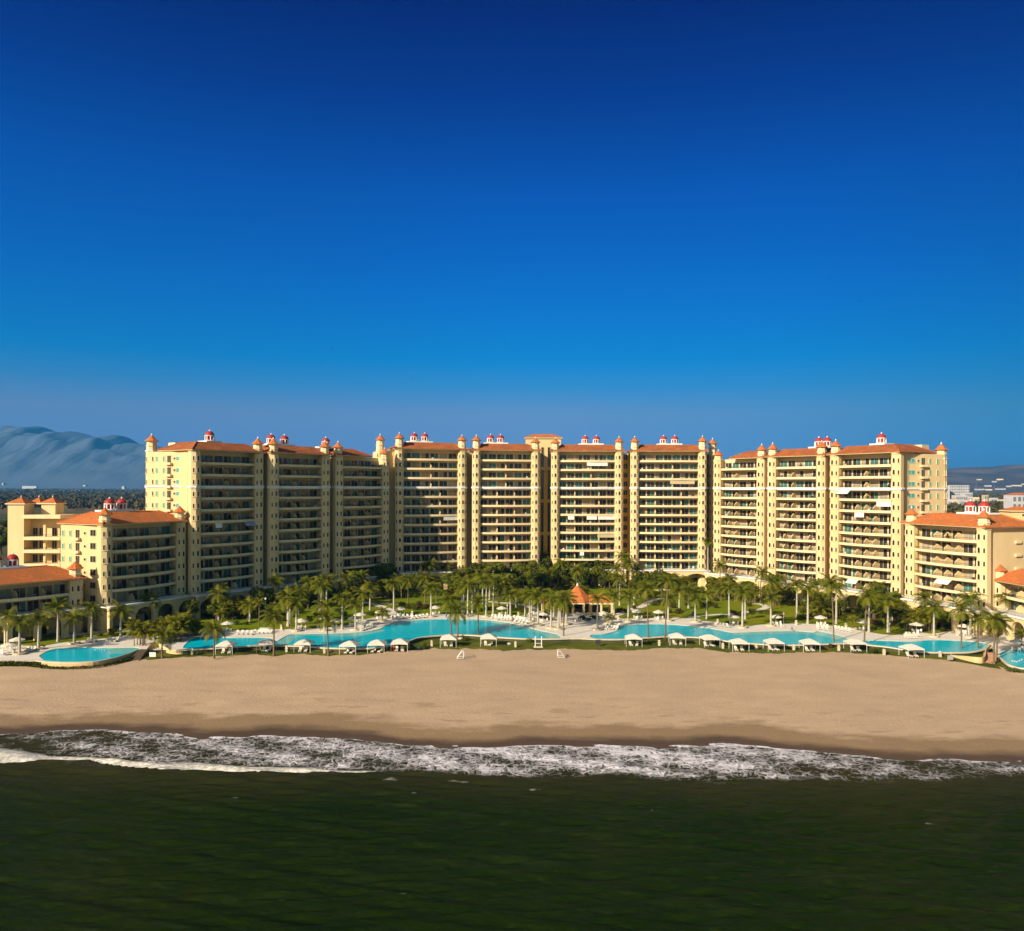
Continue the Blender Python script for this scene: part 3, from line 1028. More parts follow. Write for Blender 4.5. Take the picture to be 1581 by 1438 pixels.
    for s, x0 in ((0, 1.55), (1, W - 1.55)):
        cap = caps[s]
        mb = MB()
        mb.ring(x0, ty, [(tr, 0), (tr, E + .05)], 8)
        if cornice:
            mb.ring(x0, ty, [(tr + .05, cz - .5), (tr + .34, cz - .1), (tr + .34, cz + .38), (tr + .02, cz + .42)], 8, 1)
        mb.ring(x0, ty, [(tr + .02, E - .55), (tr + .16, E - .45), (tr + .16, E - .25), (tr + .02, E - .2)], 8, 0)
        t = mb.build('turret', [M['wall'], M['white']], root)
        for k in range(floors):
            for j, ang in enumerate((-90, -45, -135)):
                if j and ((s == 0) == (ang == -135)) and not podium:
                    continue
                a = math.radians(ang)
                ap = tr * math.cos(PI / 8) + .01
                link('arched_window', ARCH if j == 0 else ARCHS, t, (x0 + math.cos(a) * ap, ty + math.sin(a) * ap, T + FH * k + .75), a + PI / 2)
        if cap:
            lantern(t, x0, ty, E, cap)
    for ex_, ey_, ez, cap in extra:
        mb = MB()
        mb.ring(ex_, ey_, [(1.6, 0), (1.6, E + ez)], 8)
        if cornice:
            mb.ring(ex_, ey_, [(1.65, cz - .5), (1.92, cz - .1), (1.92, cz + .38), (1.62, cz + .42)], 8, 1)
        t = mb.build('turret', [M['wall'], M['white']], root)
        for k in range(floors):
            for ang in (-90, -45, -135):
                a = math.radians(ang)
                ap = 1.6 * math.cos(PI / 8) + .01
                link('arched_window', ARCHS, t, (ex_ + math.cos(a) * ap, ey_ + math.sin(a) * ap, T + FH * k + .75), a + PI / 2)
        if cap:
            lantern(t, ex_, ey_, E + ez, cap)
    # --- roof: eave slab, hipped tile skirt, flat top with cupolas
    rx0, rx1 = (-.5 if roof_x[0] == 0 else W * roof_x[0]), (W + .5 if roof_x[1] == 1 else W * roof_x[1])
    e0, e1 = -bulge - .35, D + 1.2
    mb = MB()
    mb.box(rx0, rx1, e0, e1, E, E + .28)
    mb.build('eave', M['band'], root)
    mb = MB()
    inn = roof_in
    zt = E + .28 + roof_h
    o4 = [(rx0 - .15, e0 - .15), (rx1 + .15, e0 - .15), (rx1 + .15, e1 + .15), (rx0 - .15, e1 + .15)]
    i4 = [(rx0 + inn, e0 + inn), (rx1 - inn, e0 + inn), (rx1 - inn, e1 - inn), (rx0 + inn, e1 - inn)]
    for i in range(4):
        j = (i + 1) % 4
        a, b, c, dd = o4[i], o4[j], i4[j], i4[i]
        mb.face([(*a, E + .30), (*b, E + .30), (*c, zt), (*dd, zt)])
        mb.face([(*a, E + .18), (*b, E + .18), (*b, E + .30), (*a, E + .30)])
        # hip ridge rolls
        mb.tube([(a[0], a[1], E + .36), (dd[0], dd[1], zt + .04)], .16, 5)
    mb.face([(*p, zt - .01) for p in i4])
    roof = mb.build('roof', M['shadetile'] if floors > 7 else M['tile'], root)
    if domes:
        mb = MB()
        mb.box(W * domes[0] - 2.6, W * domes[-1] + 2.6, e0 + inn + .4, e0 + inn + 5, zt, zt + .45)
        mb.build('roof_platform', M['white'], roof)
        for f in domes:
            link('cupola', CUPOLA, roof, (W * f, e0 + inn + 2.6, zt + .45))
    # --- podium arcade
    if podium:
        mb = MB()
        px0, px1, py = -.6, W + .6, -4.3
        ops = []
        pitch = (px1 - px0) / arches
        for i in range(arches):
            xc = px0 + pitch * (i + .5)
            hw = pitch * .5 - .75
            ops.append((xc, hw, 5.2 - min(hw * .85, 2.4), min(hw * .85, 2.4)))
        arch_wall(mb, px0, px1, py, 0, T - .35, ops, .9)
        for i in range(arches + 1):
            x = cl(px0 + pitch * i, px0 + .4, px1 - .4)
            mb.box(x - .5, x + .5, py - .12, py - .003, 0, 3.2)
        mb.build('arcade', M['wall'], root)
        mb = MB()
        mb.box(px0 - .1, px1 + .1, py - .35, py + 1.1, T - .35, T + .06)
        mb.box(px0, px1, py + 1.1, YB, T - .33, T - .03)
        mb.build('terrace_slab', M['white'], root)
        mr = MB()
        mr.box(px0, px1, py + .2, py + .26, T + .92, T + .99)
        for i in range(int((px1 - px0) / .5)):
            x = px0 + .2 + i * .5
            mr.box(x, x + .035, py + .21, py + .25, T + .06, T + .92)
        mr.build('terrace_railing', M['iron'], root)
        for i, (xc, hw, _, _) in enumerate(ops):
            link('arcade_door', DOORS[('dark', 'teal', 'dark', 'half')[i % 4]], root, (xc, YB - .015, .05), sc=(1.35, 1, 1.2))
    # --- side faces
    if side:
        pa, pb = lc(side[0]), lc(side[1])
        e = pb - pa
        n = Vector((e.y, -e.x)).normalized()
        ra = math.atan2(e.y, e.x)
        L = e.length
        for k in range(floors):
            for fr, me, zo in SIDEW[side[-1]]:
                p = pa + e * fr + n * .03
                nm = 'side_window'
                link(nm, me, root, (p.x, p.y, T + FH * k + zo), ra)
            fr = SIDEB[side[-1]]
            p = pa + e * fr + n * .03
            link('side_door', DOORS['dark'], root, (p.x, p.y, T + FH * k + .1), ra, (.5, 1, .95))
        mb = MB()
        p = pa + e * fr
        c0, c1 = p - e.normalized() * 1.0, p + e.normalized() * 1.0
        mb.prism([c0 + n * .95, c1 + n * .95, c1, c0], -.35, .3)
        bme = mb.mesh('balconette', M['band'])
        for k in range(1, floors):
            link('balconette', bme, root, (0, 0, T + FH * k))
        if cornice:
            mb = MB()
            mb.prism([pa + n * .28, pb + n * .28, pb, pa], cz - .12, cz + .38)
            mb.build('cornice', M['white'], root)
    if link_win:
        for k in range(floors):
            link('link_window', WDARK, root, (W + link_r / 2 + .1, link_y - .03, T + FH * k + .8), 0, (.9, 1, 1.2))
    for k, f0, f1, m, kind in awn:
        mb = MB()
        x0, x1 = xa + (xb - xa) * f0, xa + (xb - xa) * f1
        z = T + FH * (k + 1) - .35
        yo = [-bulge * (1 - ((x - cx) / hx) ** 2) for x in (x0, x1)]
        if kind == 'drop':
            mb.face([(x0, yo[0] + .15, z), (x1, yo[1] + .15, z), (x1, yo[1] + .05, z - 1.35), (x0, yo[0] + .05, z - 1.35)])
            mb.face([(x0, yo[0] + .19, z), (x1, yo[1] + .19, z), (x1, yo[1] + .09, z - 1.35), (x0, yo[0] + .09, z - 1.35)])
            mb.tube([(x0, yo[0] + .07, z - 1.37), (x1, yo[1] + .07, z - 1.37)], .06, 5)
        else:
            mb.face([(x0, yo[0] + .3, z + .1), (x1, yo[1] + .3, z + .1), (x1, yo[1] - 1.2, z - 1.1), (x0, yo[0] - 1.2, z - 1.1)])
            mb.face([(x0, yo[0] + .3, z + .05), (x1, yo[1] + .3, z + .05), (x1, yo[1] - 1.2, z - 1.15), (x0, yo[0] - 1.2, z - 1.15)])
            mb.tube([(x0, yo[0] - 1.2, z - 1.13), (x1, yo[1] - 1.2, z - 1.13)], .07, 5)
        mb.build('awning', M[m], root)
    return root, W, E


def lantern(t, x, y, z, h):
    mb = MB()
    mb.ring(x, y, [(1.45, z), (1.45, z + h * .45), (1.62, z + h * .47), (1.62, z + h * .56), (1.38, z + h * .58), (1.38, z + h), (1.75, z + h + .02), (1.75, z + h + .16)], 8)
    mb.build('lantern_drum', M['band'], t)
    mb = MB()
    r = 1.7 if h > 1.2 else 1.6
    mb.ring(x, y, [(r * 1.22, z + h + .16), (r * .72, z + h + .85), (r * .12, z + h + 1.9)], 8)
    mb.build('turret_roof', M['tile'], t)
    mb = MB()
    mb.ring(x, y, [(.10, z + h + 1.85), (.2, z + h + 2.05), (.2, z + h + 2.2), (.04, z + h + 2.5)], 6)
    mb.build('finial', M['white'], t)


# cupola: white arcaded drum with ribs under a red dome
mb = MB()
mb.ring(0, 0, [(1.5, 0), (1.5, .25)], 12, 0)
for i in range(8):
    a = 2 * PI * i / 8 + PI / 8
    mb.tube([(1.28 * math.cos(a), 1.28 * math.sin(a), .25), (1.28 * math.cos(a), 1.28 * math.sin(a), 1.45)], .15, 5, 0)
    b = a + PI / 8
    R_ = [(1.28 * math.cos(a + PI / 4 * j / 6), 1.28 * math.sin(a + PI / 4 * j / 6), 1.35 + .28 * math.sin(PI * j / 6)) for j in range(7)]
    mb.tube(R_, .10, 4, 0)
mb.ring(0, 0, [(1.02, .25), (1.02, 1.6)], 12, 1)
mb.ring(0, 0, [(1.4, 1.62), (1.4, 1.74)], 16, 0)
mb.ring(0, 0, [(1.36 * math.cos(t), 1.72 + 1.3 * math.sin(t)) for t in (0, .3, .6, .9, 1.2, 1.42)], 16, 1)
mb.ring(0, 0, [(.18, 2.98), (.22, 3.2), (.05, 3.5)], 6, 0)
CUPOLA = mb.mesh('cupola', [M['white'], M['dome']])

SIDEW = {'A': [(.13, ARCHS, .8), (.22, WSLIT, .7), (.38, WSLIT, .7), (.62, WSQ, 1.2), (.745, WGREEN, .9)],
         'Z': [(.235, WGREEN, .9), (.39, WSQ, 1.2), (.66, WSLIT, .7), (.83, WSLIT, .7)],
         'L': [(.06, WSLIT, .7), (.24, WSLIT, .7), (.60, WSQ, 1.2), (.80, WDARK, .9)],
         'R': [(.20, WDARK, .9), (.42, WSQ, 1.2), (.75, WSLIT, .7)]}
SIDEB = {'A': .50, 'Z': .50, 'L': .42, 'R': .56}

MIDMIX = ['teal', 'mixt', 'dark', 'half', 'curt', 'dark', 'open', 'mixt', 'dark']
B = {}


def towers():
    B['A'] = block('a', 'leftmost tall tower, shaded balconies, striped blue awning, one red cupola on its roof', 'first tall tower', XY(294, 236), XY(405, 257), 12,
                   caps=(0, 2.6), link_r=2.4, side=[XY(227, 243.5), XY(296, 239), XY(330, 262), XY(250, 272), 'A'], domes=(.42,), seed=1, arches=3, clutter=25,
                   awn=[(5, .77, 1.0, 'blue', 'out'), (5, .25, .36, 'shade', 'drop')])
    B['B'] = block('b', 'tall shaded balcony tower with two red cupolas, second from left in tall row', 'second tall tower', XY(416, 256.5), XY(508, 274), 12, caps=(2.6, 2.6), link_r=2.6,
                   domes=(.2, .42), seed=2, arches=3, clutter=25)
    B['C'] = block('c', 'tall shaded tower with open roof terrace in the left corner of the courtyard', 'third tall tower', XY(517, 276), XY(599, 296), 12, caps=(2.6, 1.3), link_r=2, roof_x=(0, .62),
                   domes=(.05,), seed=3, arches=3, clutter=25)
    B['D'] = block('d', 'thirteen-storey tower half in diagonal shadow, two red cupolas, left of the centre', 'fourth tall tower', XY(610, 299), XY(719.6, 307.5), 13, caps=(3.7, 3.4), link_r=2.6, link_l=6.2,
                   domes=(.31, .46), seed=4, arches=3, clutter=28, awn=[(5, .72, 1.0, 'shade', 'drop')], extra=[(-5.0, 2.6, -.3, 3.4)])
    B['E'] = block('e', 'thirteen-storey tower just left of the central stair tower, fully sunlit', 'fifth tall tower', XY(729, 308.5), XY(833, 312.5), 13, caps=(3.5, 3.0), domes=(.3, .45), seed=5, arches=3, clutter=32)
    B['F'] = block('f', 'thirteen-storey sunlit tower with white drop blinds, right of the central stair tower', 'sixth tall tower', XY(851, 315), XY(962, 315), 13, caps=(3.0, 3.5), link_r=3.2, link_win=1,
                   domes=(.49, .65), seed=6, arches=3, clutter=35, glassmix=MIDMIX,
                   awn=[(11, .49, .86, 'shade', 'drop'), (5, .49, .67, 'shade', 'drop'), (5, .69, 1.0, 'shade', 'drop'), (5, .16, .27, 'shade', 'drop'), (3, .68, 1.0, 'beige', 'drop'), (1, .37, .44, 'shade', 'drop')])
    B['G'] = block('g', 'thirteen-storey sunlit tower with long beige blind, right end of the flat middle row', 'seventh tall tower', XY(973.5, 314.5), XY(1091, 313), 13, caps=(3.5, 3.7), link_r=3.0, link_win=1,
                   domes=(.46, .61), seed=7, arches=3, clutter=35, glassmix=MIDMIX, awn=[(9, .52, .93, 'beige', 'drop')], extra=[(31.6, 4.4, 0.0, 3.0)])
    B['H'] = block('h', 'tall sunlit tower with open roof terrace in the right corner of the courtyard', 'eighth tall tower', XY(1103, 302.5), XY(1181, 285), 12, caps=(1.3, 2.6), link_r=1.6, roof_x=(.36, 1),
                   seed=8, arches=3, clutter=32, part_n=3)
    B['I'] = block('i', 'tall sunlit tower with two red cupolas between two other slanting right towers', 'ninth tall tower', XY(1186, 280), XY(1275, 264), 12, caps=(2.6, 2.6), link_r=1.8, domes=(.72, .86), seed=9,
                   arches=3, clutter=35, part_n=3)
    B['J'] = block('j', 'rightmost tall tower, sunlit, with white awnings and one red cupola', 'tenth tall tower', XY(1283, 260.5), XY(1392, 239), 12, caps=(2.6, 0), domes=(.55,), seed=10, arches=3, clutter=35, part_n=3,
                   side=[XY(1390, 241), XY(1459, 245), XY(1440, 268), XY(1372, 262), 'Z'],
                   awn=[(8, 0, .26, 'shade', 'out'), (7, .75, 1.0, 'shade', 'drop'), (6, .35, .53, 'shade', 'drop'), (0, .22, .43, 'shade', 'out')])
    B['L'] = block('l', 'six-storey block with shaded balconies and two red cupolas on the left', 'six-storey left block', XY(155, 212.5), XY(285, 237), 6, D=15, caps=(2.5, 2.5), cornice=False, domes=(.30, .44),
                   side=[XY(94, 218), XY(157, 213.5), XY(200, 226), XY(130, 232), 'L'], seed=11, arches=4, clutter=22, roof_in=6, roof_h=2.9)
    B['K'] = block('k', 'low two-storey block under orange roof at the left edge of the photo', 'two-storey left block', XY(-40, 192), XY(127, 211.5), 2, D=13, caps=(0, 2.5), cornice=False, domes=(.29, .44),
                   seed=12, arches=4, clutter=9, roof_in=5.5, roof_h=3.0)
    B['R'] = block('r', 'six-storey sunlit block with two red cupolas on the right', 'six-storey right block', XY(1400, 236), XY(1526, 210), 6, D=15, caps=(2.5, 2.5), cornice=False, domes=(.56, .72),
                   side=[XY(1524, 211), XY(1603, 217), XY(1560, 232), XY(1500, 226), 'R'], seed=13, arches=4, clutter=25, part_n=3, roof_in=6, roof_h=2.9, awn=[(1, .43, .65, 'shade', 'out')])
    B['S'] = block('s', 'low two-storey block under orange roof at the right edge of the photo', 'two-storey right block', XY(1535, 214), XY(1640, 190), 2, D=13, caps=(2.5, 0), cornice=False, seed=14,
                   arches=4, clutter=8, roof_in=5.5, roof_h=3.0)


towers()


def corner_turret(blk, u, Y, z1, cap):
    root = B[blk][0]
    p = root.matrix_basis.inverted() @ Vector((*XY(u, Y), 4))
    mb = MB()
    mb.ring(p.x, p.y, [(1.6, 0), (1.6, z1)], 8)
    mb.ring(p.x, p.y, [(1.65, T + FH * 9 - .5), (1.92, T + FH * 9 - .1), (1.92, T + FH * 9 + .38), (1.62, T + FH * 9 + .42)], 8, 1)
    mb.ring(p.x, p.y, [(1.62, z1 - .3), (1.85, z1), (1.85, z1 + .2)], 8, 1)
    t = mb.build('turret', [M['wall'], M['white']], root)
    for k in range(12):
        for ang in (-90, -45, -135):
            a = math.radians(ang) - root.rotation_euler.z
            ap = 1.6 * math.cos(PI / 8) + .05
            link('arched_window', ARCHS, t, (p.x + math.cos(a) * ap, p.y + math.sin(a) * ap, T + FH * k + .75), a + PI / 2)
    lantern(t, p.x, p.y, z1 + .2, cap)


corner_turret('A', 234, 245.5, 47.6, 2.6)
corner_turret('J', 1453, 246.5, 46.0, 2.3)

# rooftop extras on side wings: low tile skirts over the stepped ends
for k, px in (('A', [(238, 246), (292, 241), (322, 262), (262, 268)]), ('J', [(1396, 243), (1450, 247), (1432, 266), (1380, 262)])):
    root, W, E = B[k]
    inv = root.matrix_basis.inverted()
    P = [(inv @ Vector((*XY(u, Y), 4))).xy for u, Y in px]
    c = sum(P, Vector((0, 0))) / 4
    mb = MB()
    I = [p.lerp(c, .55) for p in P]
    for i in range(4):
        j = (i + 1) % 4
        mb.face([(*P[i], E - .2), (*P[j], E - .2), (*I[j], E + 1.5), (*I[i], E + 1.5)])
    mb.face([(*p, E + 1.5) for p in I])
    mb.build('stepped_roof', M['tile'], root)
    mb = MB()
    mb.box(c.x - 2.2, c.x + 2.2, c.y - .5, c.y + 3, E + 1.4, E + 3.0)
    mb.build('plant_room', M['band'], root)

# central stair tower between the fifth and sixth towers
def stair_tower():
    x0, x1 = XY(812, 320).x, XY(866, 320).x
    cx = (x0 + x1) / 2
    w = (x1 - x0) / 2
    r = thing('stair_tower', 'tall stair tower with pairs of long slit windows in the centre recess', 'building', (cx, 317.5, 4))
    zt = 56.2
    mb = MB()
    mb.box(-w, w, 3, 14, 44, zt)
    mb.box(w - 1, w + 5.8, 5, 13, 44, zt - 2.6)
    mb.box(-w - 4, -w + 1, 5, 13, 44, zt - 2.2)
    mb.build('wall', M['wall'], r)
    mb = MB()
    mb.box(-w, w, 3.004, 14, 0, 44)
    mb.build('recess_wall', M['ochre'], r)  # gold of the shaded lower wall put into its colour
    mb = MB()
    for i, (a, z0, z1) in enumerate(((w + .6, zt, zt + .4),)):
        mb.prism([(-a, 2.4), (a, 2.4), (a, 14.6), (-a, 14.6)], z0, z1)
    mb.build('eave', M['band'], r)
    mb = MB()
    o = [(-w - .8, 2.2), (w + .8, 2.2), (w + .8, 14.8), (-w - .8, 14.8)]
    i4 = [(-w + 3, 6.5), (w - 3, 6.5), (w - 3, 10.5), (-w + 3, 10.5)]
    for i in range(4):
        j = (i + 1) % 4
        mb.face([(*o[i], zt + .4), (*o[j], zt + .4), (*i4[j], zt + 1.9), (*i4[i], zt + 1.9)])
    mb.face([(*p, zt + 1.9) for p in i4])
    mb.build('roof', M['tile'], r)
    for sx in (XY(837.5, 320).x - cx, XY(847.5, 320).x - cx):
        for k in range(4):
            link('slit_window', WTALL, r, (sx, 2.97, T + 1.0 + 12.6 * k), 0, (1.0, 1, .93 if k < 3 else .62))
    mb = MB()
    arch_wall(mb, -4, 4, -1.2, 0, T + 1.2, [(0, 2.2, 2.6, 2.0)], .8)
    mb.build('porch', M['wall'], r)
    mb = MB()
    mb.ring(0, 0, [(1.5, -.15), (1.5, .15)], 20, 0)
    mb.ring(0, 0, [(1.0, -.2), (1.0, .2)], 20, 1)
    me = mb.mesh('round_window', [M['white'], M['glass']])
    o = link('round_window', me, r, (0, -1.3, T + 1.6))
    o.rotation_euler.x = PI / 2


stair_tower()


# open gallery block at far left and its twin corner at far right
def gallery():
    p = XY(12, 226)
    r = thing('gallery_block', 'open gallery block with square tile-capped towers behind the low left roof', 'building', (p.x, p.y, 4))
    s = 226 / F
    X = lambda u: (u - 12) * s
    top = AT(25, 779, 226).z - 4
    mb = MB()
    mb.box(X(12), X(37), 0, 5, 0, top)
    mb.box(X(51), X(73), 4, 8.5, 0, top)
    mb.box(X(37), X(93), 3.4, 9, 0, 28.3)
    mb.box(X(37), X(93), 0, 3.4, 0, T - .5)
    mb.box(X(63), X(66.5), 1.2, 2.0, T, 26.5)
    mb.build('wall', M['wall'], r)
    slab = MB()
    slab.box(X(37), X(93.5), -.3, 3.38, -.45, .45)
    sl = slab.mesh('gallery_floor', M['band'])
    rl = MB()
    rl.box(X(37.3), X(93), -.1, -.05, 1.0, 1.07)
    for i in range(20):
        x = X(37.5) + i * .48
        rl.box(x, x + .04, -.1, -.06, .45, 1.0)
    rl = rl.mesh('railing', M['iron'])
    for v in (873, 851.5, 831.5):
        z = AT(60, v, 226).z - 4
        f = link('gallery_floor', sl, r, (0, 0, z))
        link('railing', rl, f)
        for u in (44, 54, 74, 86):
            link('gallery_door', DOORS['dark'], r, (X(u), 3.37, z + .45), 0, (.55, 1, .95))
    slab = MB()
    slab.box(X(36.5), X(96), -.9, 9.4, 28.3, 29.3)
    slab.build('roof_slab', M['band'], r)
    for a, b, y0, y1 in ((12, 37, 0, 5), (51, 73, 4, 8.5), (30, 45, 5.2, 9)):
        mb = MB()
        cx, cy = (X(a) + X(b)) / 2, (y0 + y1) / 2
        o = [(X(a) - .5, y0 - .5), (X(b) + .5, y0 - .5), (X(b) + .5, y1 + .5), (X(a) - .5, y1 + .5)]
        mb.prism(o, top, top + .3, 1)
        for i in range(4):
            j = (i + 1) % 4
            mb.face([(*o[i], top + .3), (*o[j], top + .3), (cx, cy, top + 1.9)], 0)
        mb.ring(cx, cy, [(.12, top + 1.8), (.16, top + 2.1), (.03, top + 2.5)], 6, 1)
        mb.build('tower_roof', [M['tile'], M['band']], r)
    p = XY(1562, 240)
    r = thing('gallery_block', 'cream gallery corner with small tile roofs at the right edge behind the six-storey block', 'building', (p.x, p.y, 4))
    mb = MB()
    z1 = AT(1570, 789, 240).z - 4
    mb.box(0, 8, 0, 8, 0, z1 - 2.5)
    mb.box(1.2, 8, 2, 8, z1 - 2.5, z1)
    mb.build('wall', M['wall'], r)
    mb = MB()
    for (a, b, y, z, h) in ((.6, 8.5, 1.4, z1, 1.4), (-3.0, 1.0, -.6, z1 - 2.4, 1.0)):
        o = [(a, y), (b, y), (b, y + 6), (a, y + 6)]
        c = ((a + b) / 2, y + 3)
        for i in range(4):
            j = (i + 1) % 4
            mb.face([(*o[i], z + .03), (*o[j], z + .03), (*c, z + h)], 0)
        mb.prism(o, z - .25, z + .02, 1)
    mb.build('roof', [M['tile'], M['band']], r)
    link('window', WSQ, r, (4.5, 1.97, z1 - 1.6))


gallery()


# poolside pavilion
def pavilion():
    c = G(892, 948)
    r = thing('pavilion', 'open octagonal bar pavilion with orange tiled roof between the two long pools', 'pavilion', (c.x, c.y, 4))
    s = c.y / F
    ze, zp = AT(892, 931, c.y - 4).z - 4, AT(892, 905.5, c.y).z - 4
    mb = MB()
    mb.ring(0, 1.5, [(4.7, ze), (.35, zp)], 8)
    mb.ring(0, 1.5, [(4.85, ze - .12), (4.85, ze + .05)], 8)
    rf = mb.build('roof', M['tile'], r)
    mb = MB()
    mb.ring(0, 1.5, [(.35, zp), (.3, zp + .3), (.06, zp + .8)], 6)
    mb.build('finial', M['white'], rf)
    for sx, w in ((-1, 7.6), (1, 7.0)):
        x0, x1 = sx * 3.2, sx * (3.2 + w)
        a, b = min(x0, x1), max(x0, x1)
        mb = MB()
        z0, z1 = ze - .1, ze + 1.9
        e = [(a, -3.2), (b, -3.2), (b, 5.5), (a, 5.5)]
        out, inn_ = (b, a) if sx > 0 else (a, b)
        ridge = [(inn_, 1.2, z1), (out - sx * 2.6, 1.2, z1)]
        mb.face([(inn_, -3.2, z0), (out, -3.2, z0), ridge[1], ridge[0]])
        mb.face([(out, -3.2, z0), (out, 5.5, z0), ridge[1]])
        mb.face([(out, 5.5, z0), (inn_, 5.5, z0), ridge[0], ridge[1]])
        mb.build('side_roof', M['tile'], r)
        mb = MB()
        mb.prism([(a, -3.1), (b, -3.1), (b, 5.4), (a, 5.4)], z0 - .5, z0 - .02)
        mb.build('fascia', M['band'], r)
        for x in (out - sx * .5, out - sx * 3.6):
            for y in (-2.8, 5.0):
                mb = MB()
                mb.box(x - .28, x + .28, y - .28, y + .28, 0, z0 - .5)
                mb.build('column', M['wall'], r)
    mb = MB()
    mb.ring(0, 1.5, [(4.6, ze - .6), (4.6, ze - .13)], 8)
    mb.build('fascia', M['band'], r)
    for i in range(8):
        a = 2 * PI * i / 8 + PI / 8
        mb = MB()
        x, y = 4.1 * math.cos(a), 1.5 + 4.1 * math.sin(a)
        mb.box(x - .3, x + .3, y - .3, y + .3, 0, ze - .6)
        mb.build('column', M['wall'], r)
    mb = MB()
    mb.box(-3, 3, 2.2, 2.8, 0, 1.1)
    mb.box(-3.2, 3.2, 2.0, 3.0, 1.1, 1.18)
    mb.build('bar_counter', M['wood'], r)
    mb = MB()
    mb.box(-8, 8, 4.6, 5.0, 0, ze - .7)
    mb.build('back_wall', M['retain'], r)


pavilion()

# ================================================================ plants
def frond(mb, base, az, pitch, L, droop, ll, n, q, wmul=1.0, m=0):
    p = Vector(base)
    hd = Vector((math.cos(az), math.sin(az), 0))
    sd = Vector((-math.sin(az), math.cos(az), 0))
    prev, step = None, L / n
    pts = []
    for i in range(n + 1):
        s = i / n
        a = pitch - droop * s ** 1.3
        dr = hd * math.cos(a) + Vector((0, 0, math.sin(a)))
        up = sd.cross(dr) * -1
        pts.append((p.copy(), dr, up))
        p = p + dr * step
    for i in range(n):
        a, b = pts[i], pts[i + 1]
        w = .05 * (1 - i / n) + .02
        mb.face([a[0] - sd * w, a[0] + sd * w, b[0] + sd * w * .8, b[0] - sd * w * .8], m)
        s = (i + .5) / n
        if s < .10:
            continue
        l = ll * math.sin(PI * (.10 + .84 * s)) * q.uniform(.85, 1.15)
        for sg in (-1, 1):
            out = (sd * sg * .82 + a[1] * .55 - Vector((0, 0, 1)) * q.uniform(.25, .6)).normalized()
            w = a[1] * step * .42 * wmul
            c = a[0]
            mb.face([c - w, c + w, c + out * l + w * .35, c + out * l * .97 - w * .35], m)


def crown_mesh(name, seed, nf, L, ll, lo, hi, droop, mats, n=15, wmul=1.0):
    q = random.Random(seed)
    mb = MB()
    for i in range(nf):
        t = i / nf
        pitch = hi - (hi - lo) * t + q.uniform(-.12, .12)
        frond(mb, (0, 0, 0), i * 2.399 + q.uniform(-.25, .25), pitch, L * q.uniform(.82, 1.1), droop * q.uniform(.8, 1.2), ll, n, q, wmul,
              0 if q.random() < .72 else 1)
    return mb.mesh(name, mats)


FR = [M['frond'], M['frondy']]
COCO = [crown_mesh('crown', 40 + i, 20, 4.2, 1.15, -.55, 1.35, 1.5, FR) for i in range(3)]
ROYAL = [crown_mesh('crown', 50 + i, 18, 3.9, 1.2, -.35, 1.3, 1.6, FR) for i in range(3)]
SHORT = [crown_mesh('crown', 60 + i, 15, 2.6, .8, .0, 1.4, 1.5, [M['frondy'], M['frond']], 12) for i in range(2)]
FAN = [crown_mesh('crown', 70, 26, 1.7, .9, -.9, 1.4, .9, FR, 6, 1.6)]


def trunk_mesh(seed, r0, r1, lean, m, swell=0):
    q = random.Random(seed)
    mb = MB()
    pts, rad = [], []
    for i in range(9):
        t = i / 8
        pts.append((lean * t * t, .25 * lean * math.sin(PI * t), t))
        rad.append(r0 + (r1 - r0) * t + swell * math.exp(-((t - .3) / .25) ** 2) + (.12 * (1 - t * 8) if t < .12 else 0))
    # trunk is one metre tall, stretched by the object's z scale
    b = len(mb.v)
    for p, r in zip(pts, rad):
        mb.v += [(p[0] + r * math.cos(2 * PI * k / 8), p[1] + r * math.sin(2 * PI * k / 8), p[2]) for k in range(8)]
    for i in range(8):
        for k in range(8):
            j = (k + 1) % 8
            mb.f.append((b + i * 8 + k, b + i * 8 + j, b + i * 8 + 8 + j, b + i * 8 + 8 + k))
            mb.m.append(0)
    return mb.mesh('trunk', m, True)


LEANS = [0.0, .7, -.8, 1.3]
TR_COCO = [trunk_mesh(i, .20, .13, l, M['trunk']) for i, l in enumerate(LEANS)]
TR_ROYAL = [trunk_mesh(9 + i, .27, .17, l, M['royal'], .05) for i, l in enumerate([0, .12, -.12])]
LR = [0, .12, -.12]
mb = MB()
mb.ring(0, 0, [(.19, -1.25), (.24, -1.0), (.16, .05)], 8)
SHAFT = mb.mesh('crownshaft', M['shaft'], True)
ZO = {1: (0, 860), 2: (200, 860), 3: (400, 850), 4: (600, 850), 5: (800, 850), 6: (1000, 850), 7: (1160, 850), 8: (1301, 850)}


def Z(k, x, y):
    return ZO[k][0] + x / 5.646, ZO[k][1] + y / 5.646


PLANTER = None
mb = MB()
mb.ring(0, 0, [(1.25, 0), (1.35, .42), (1.15, .44), (1.1, .36)], 14)
PLANTER = mb.mesh('planter', M['pot'])


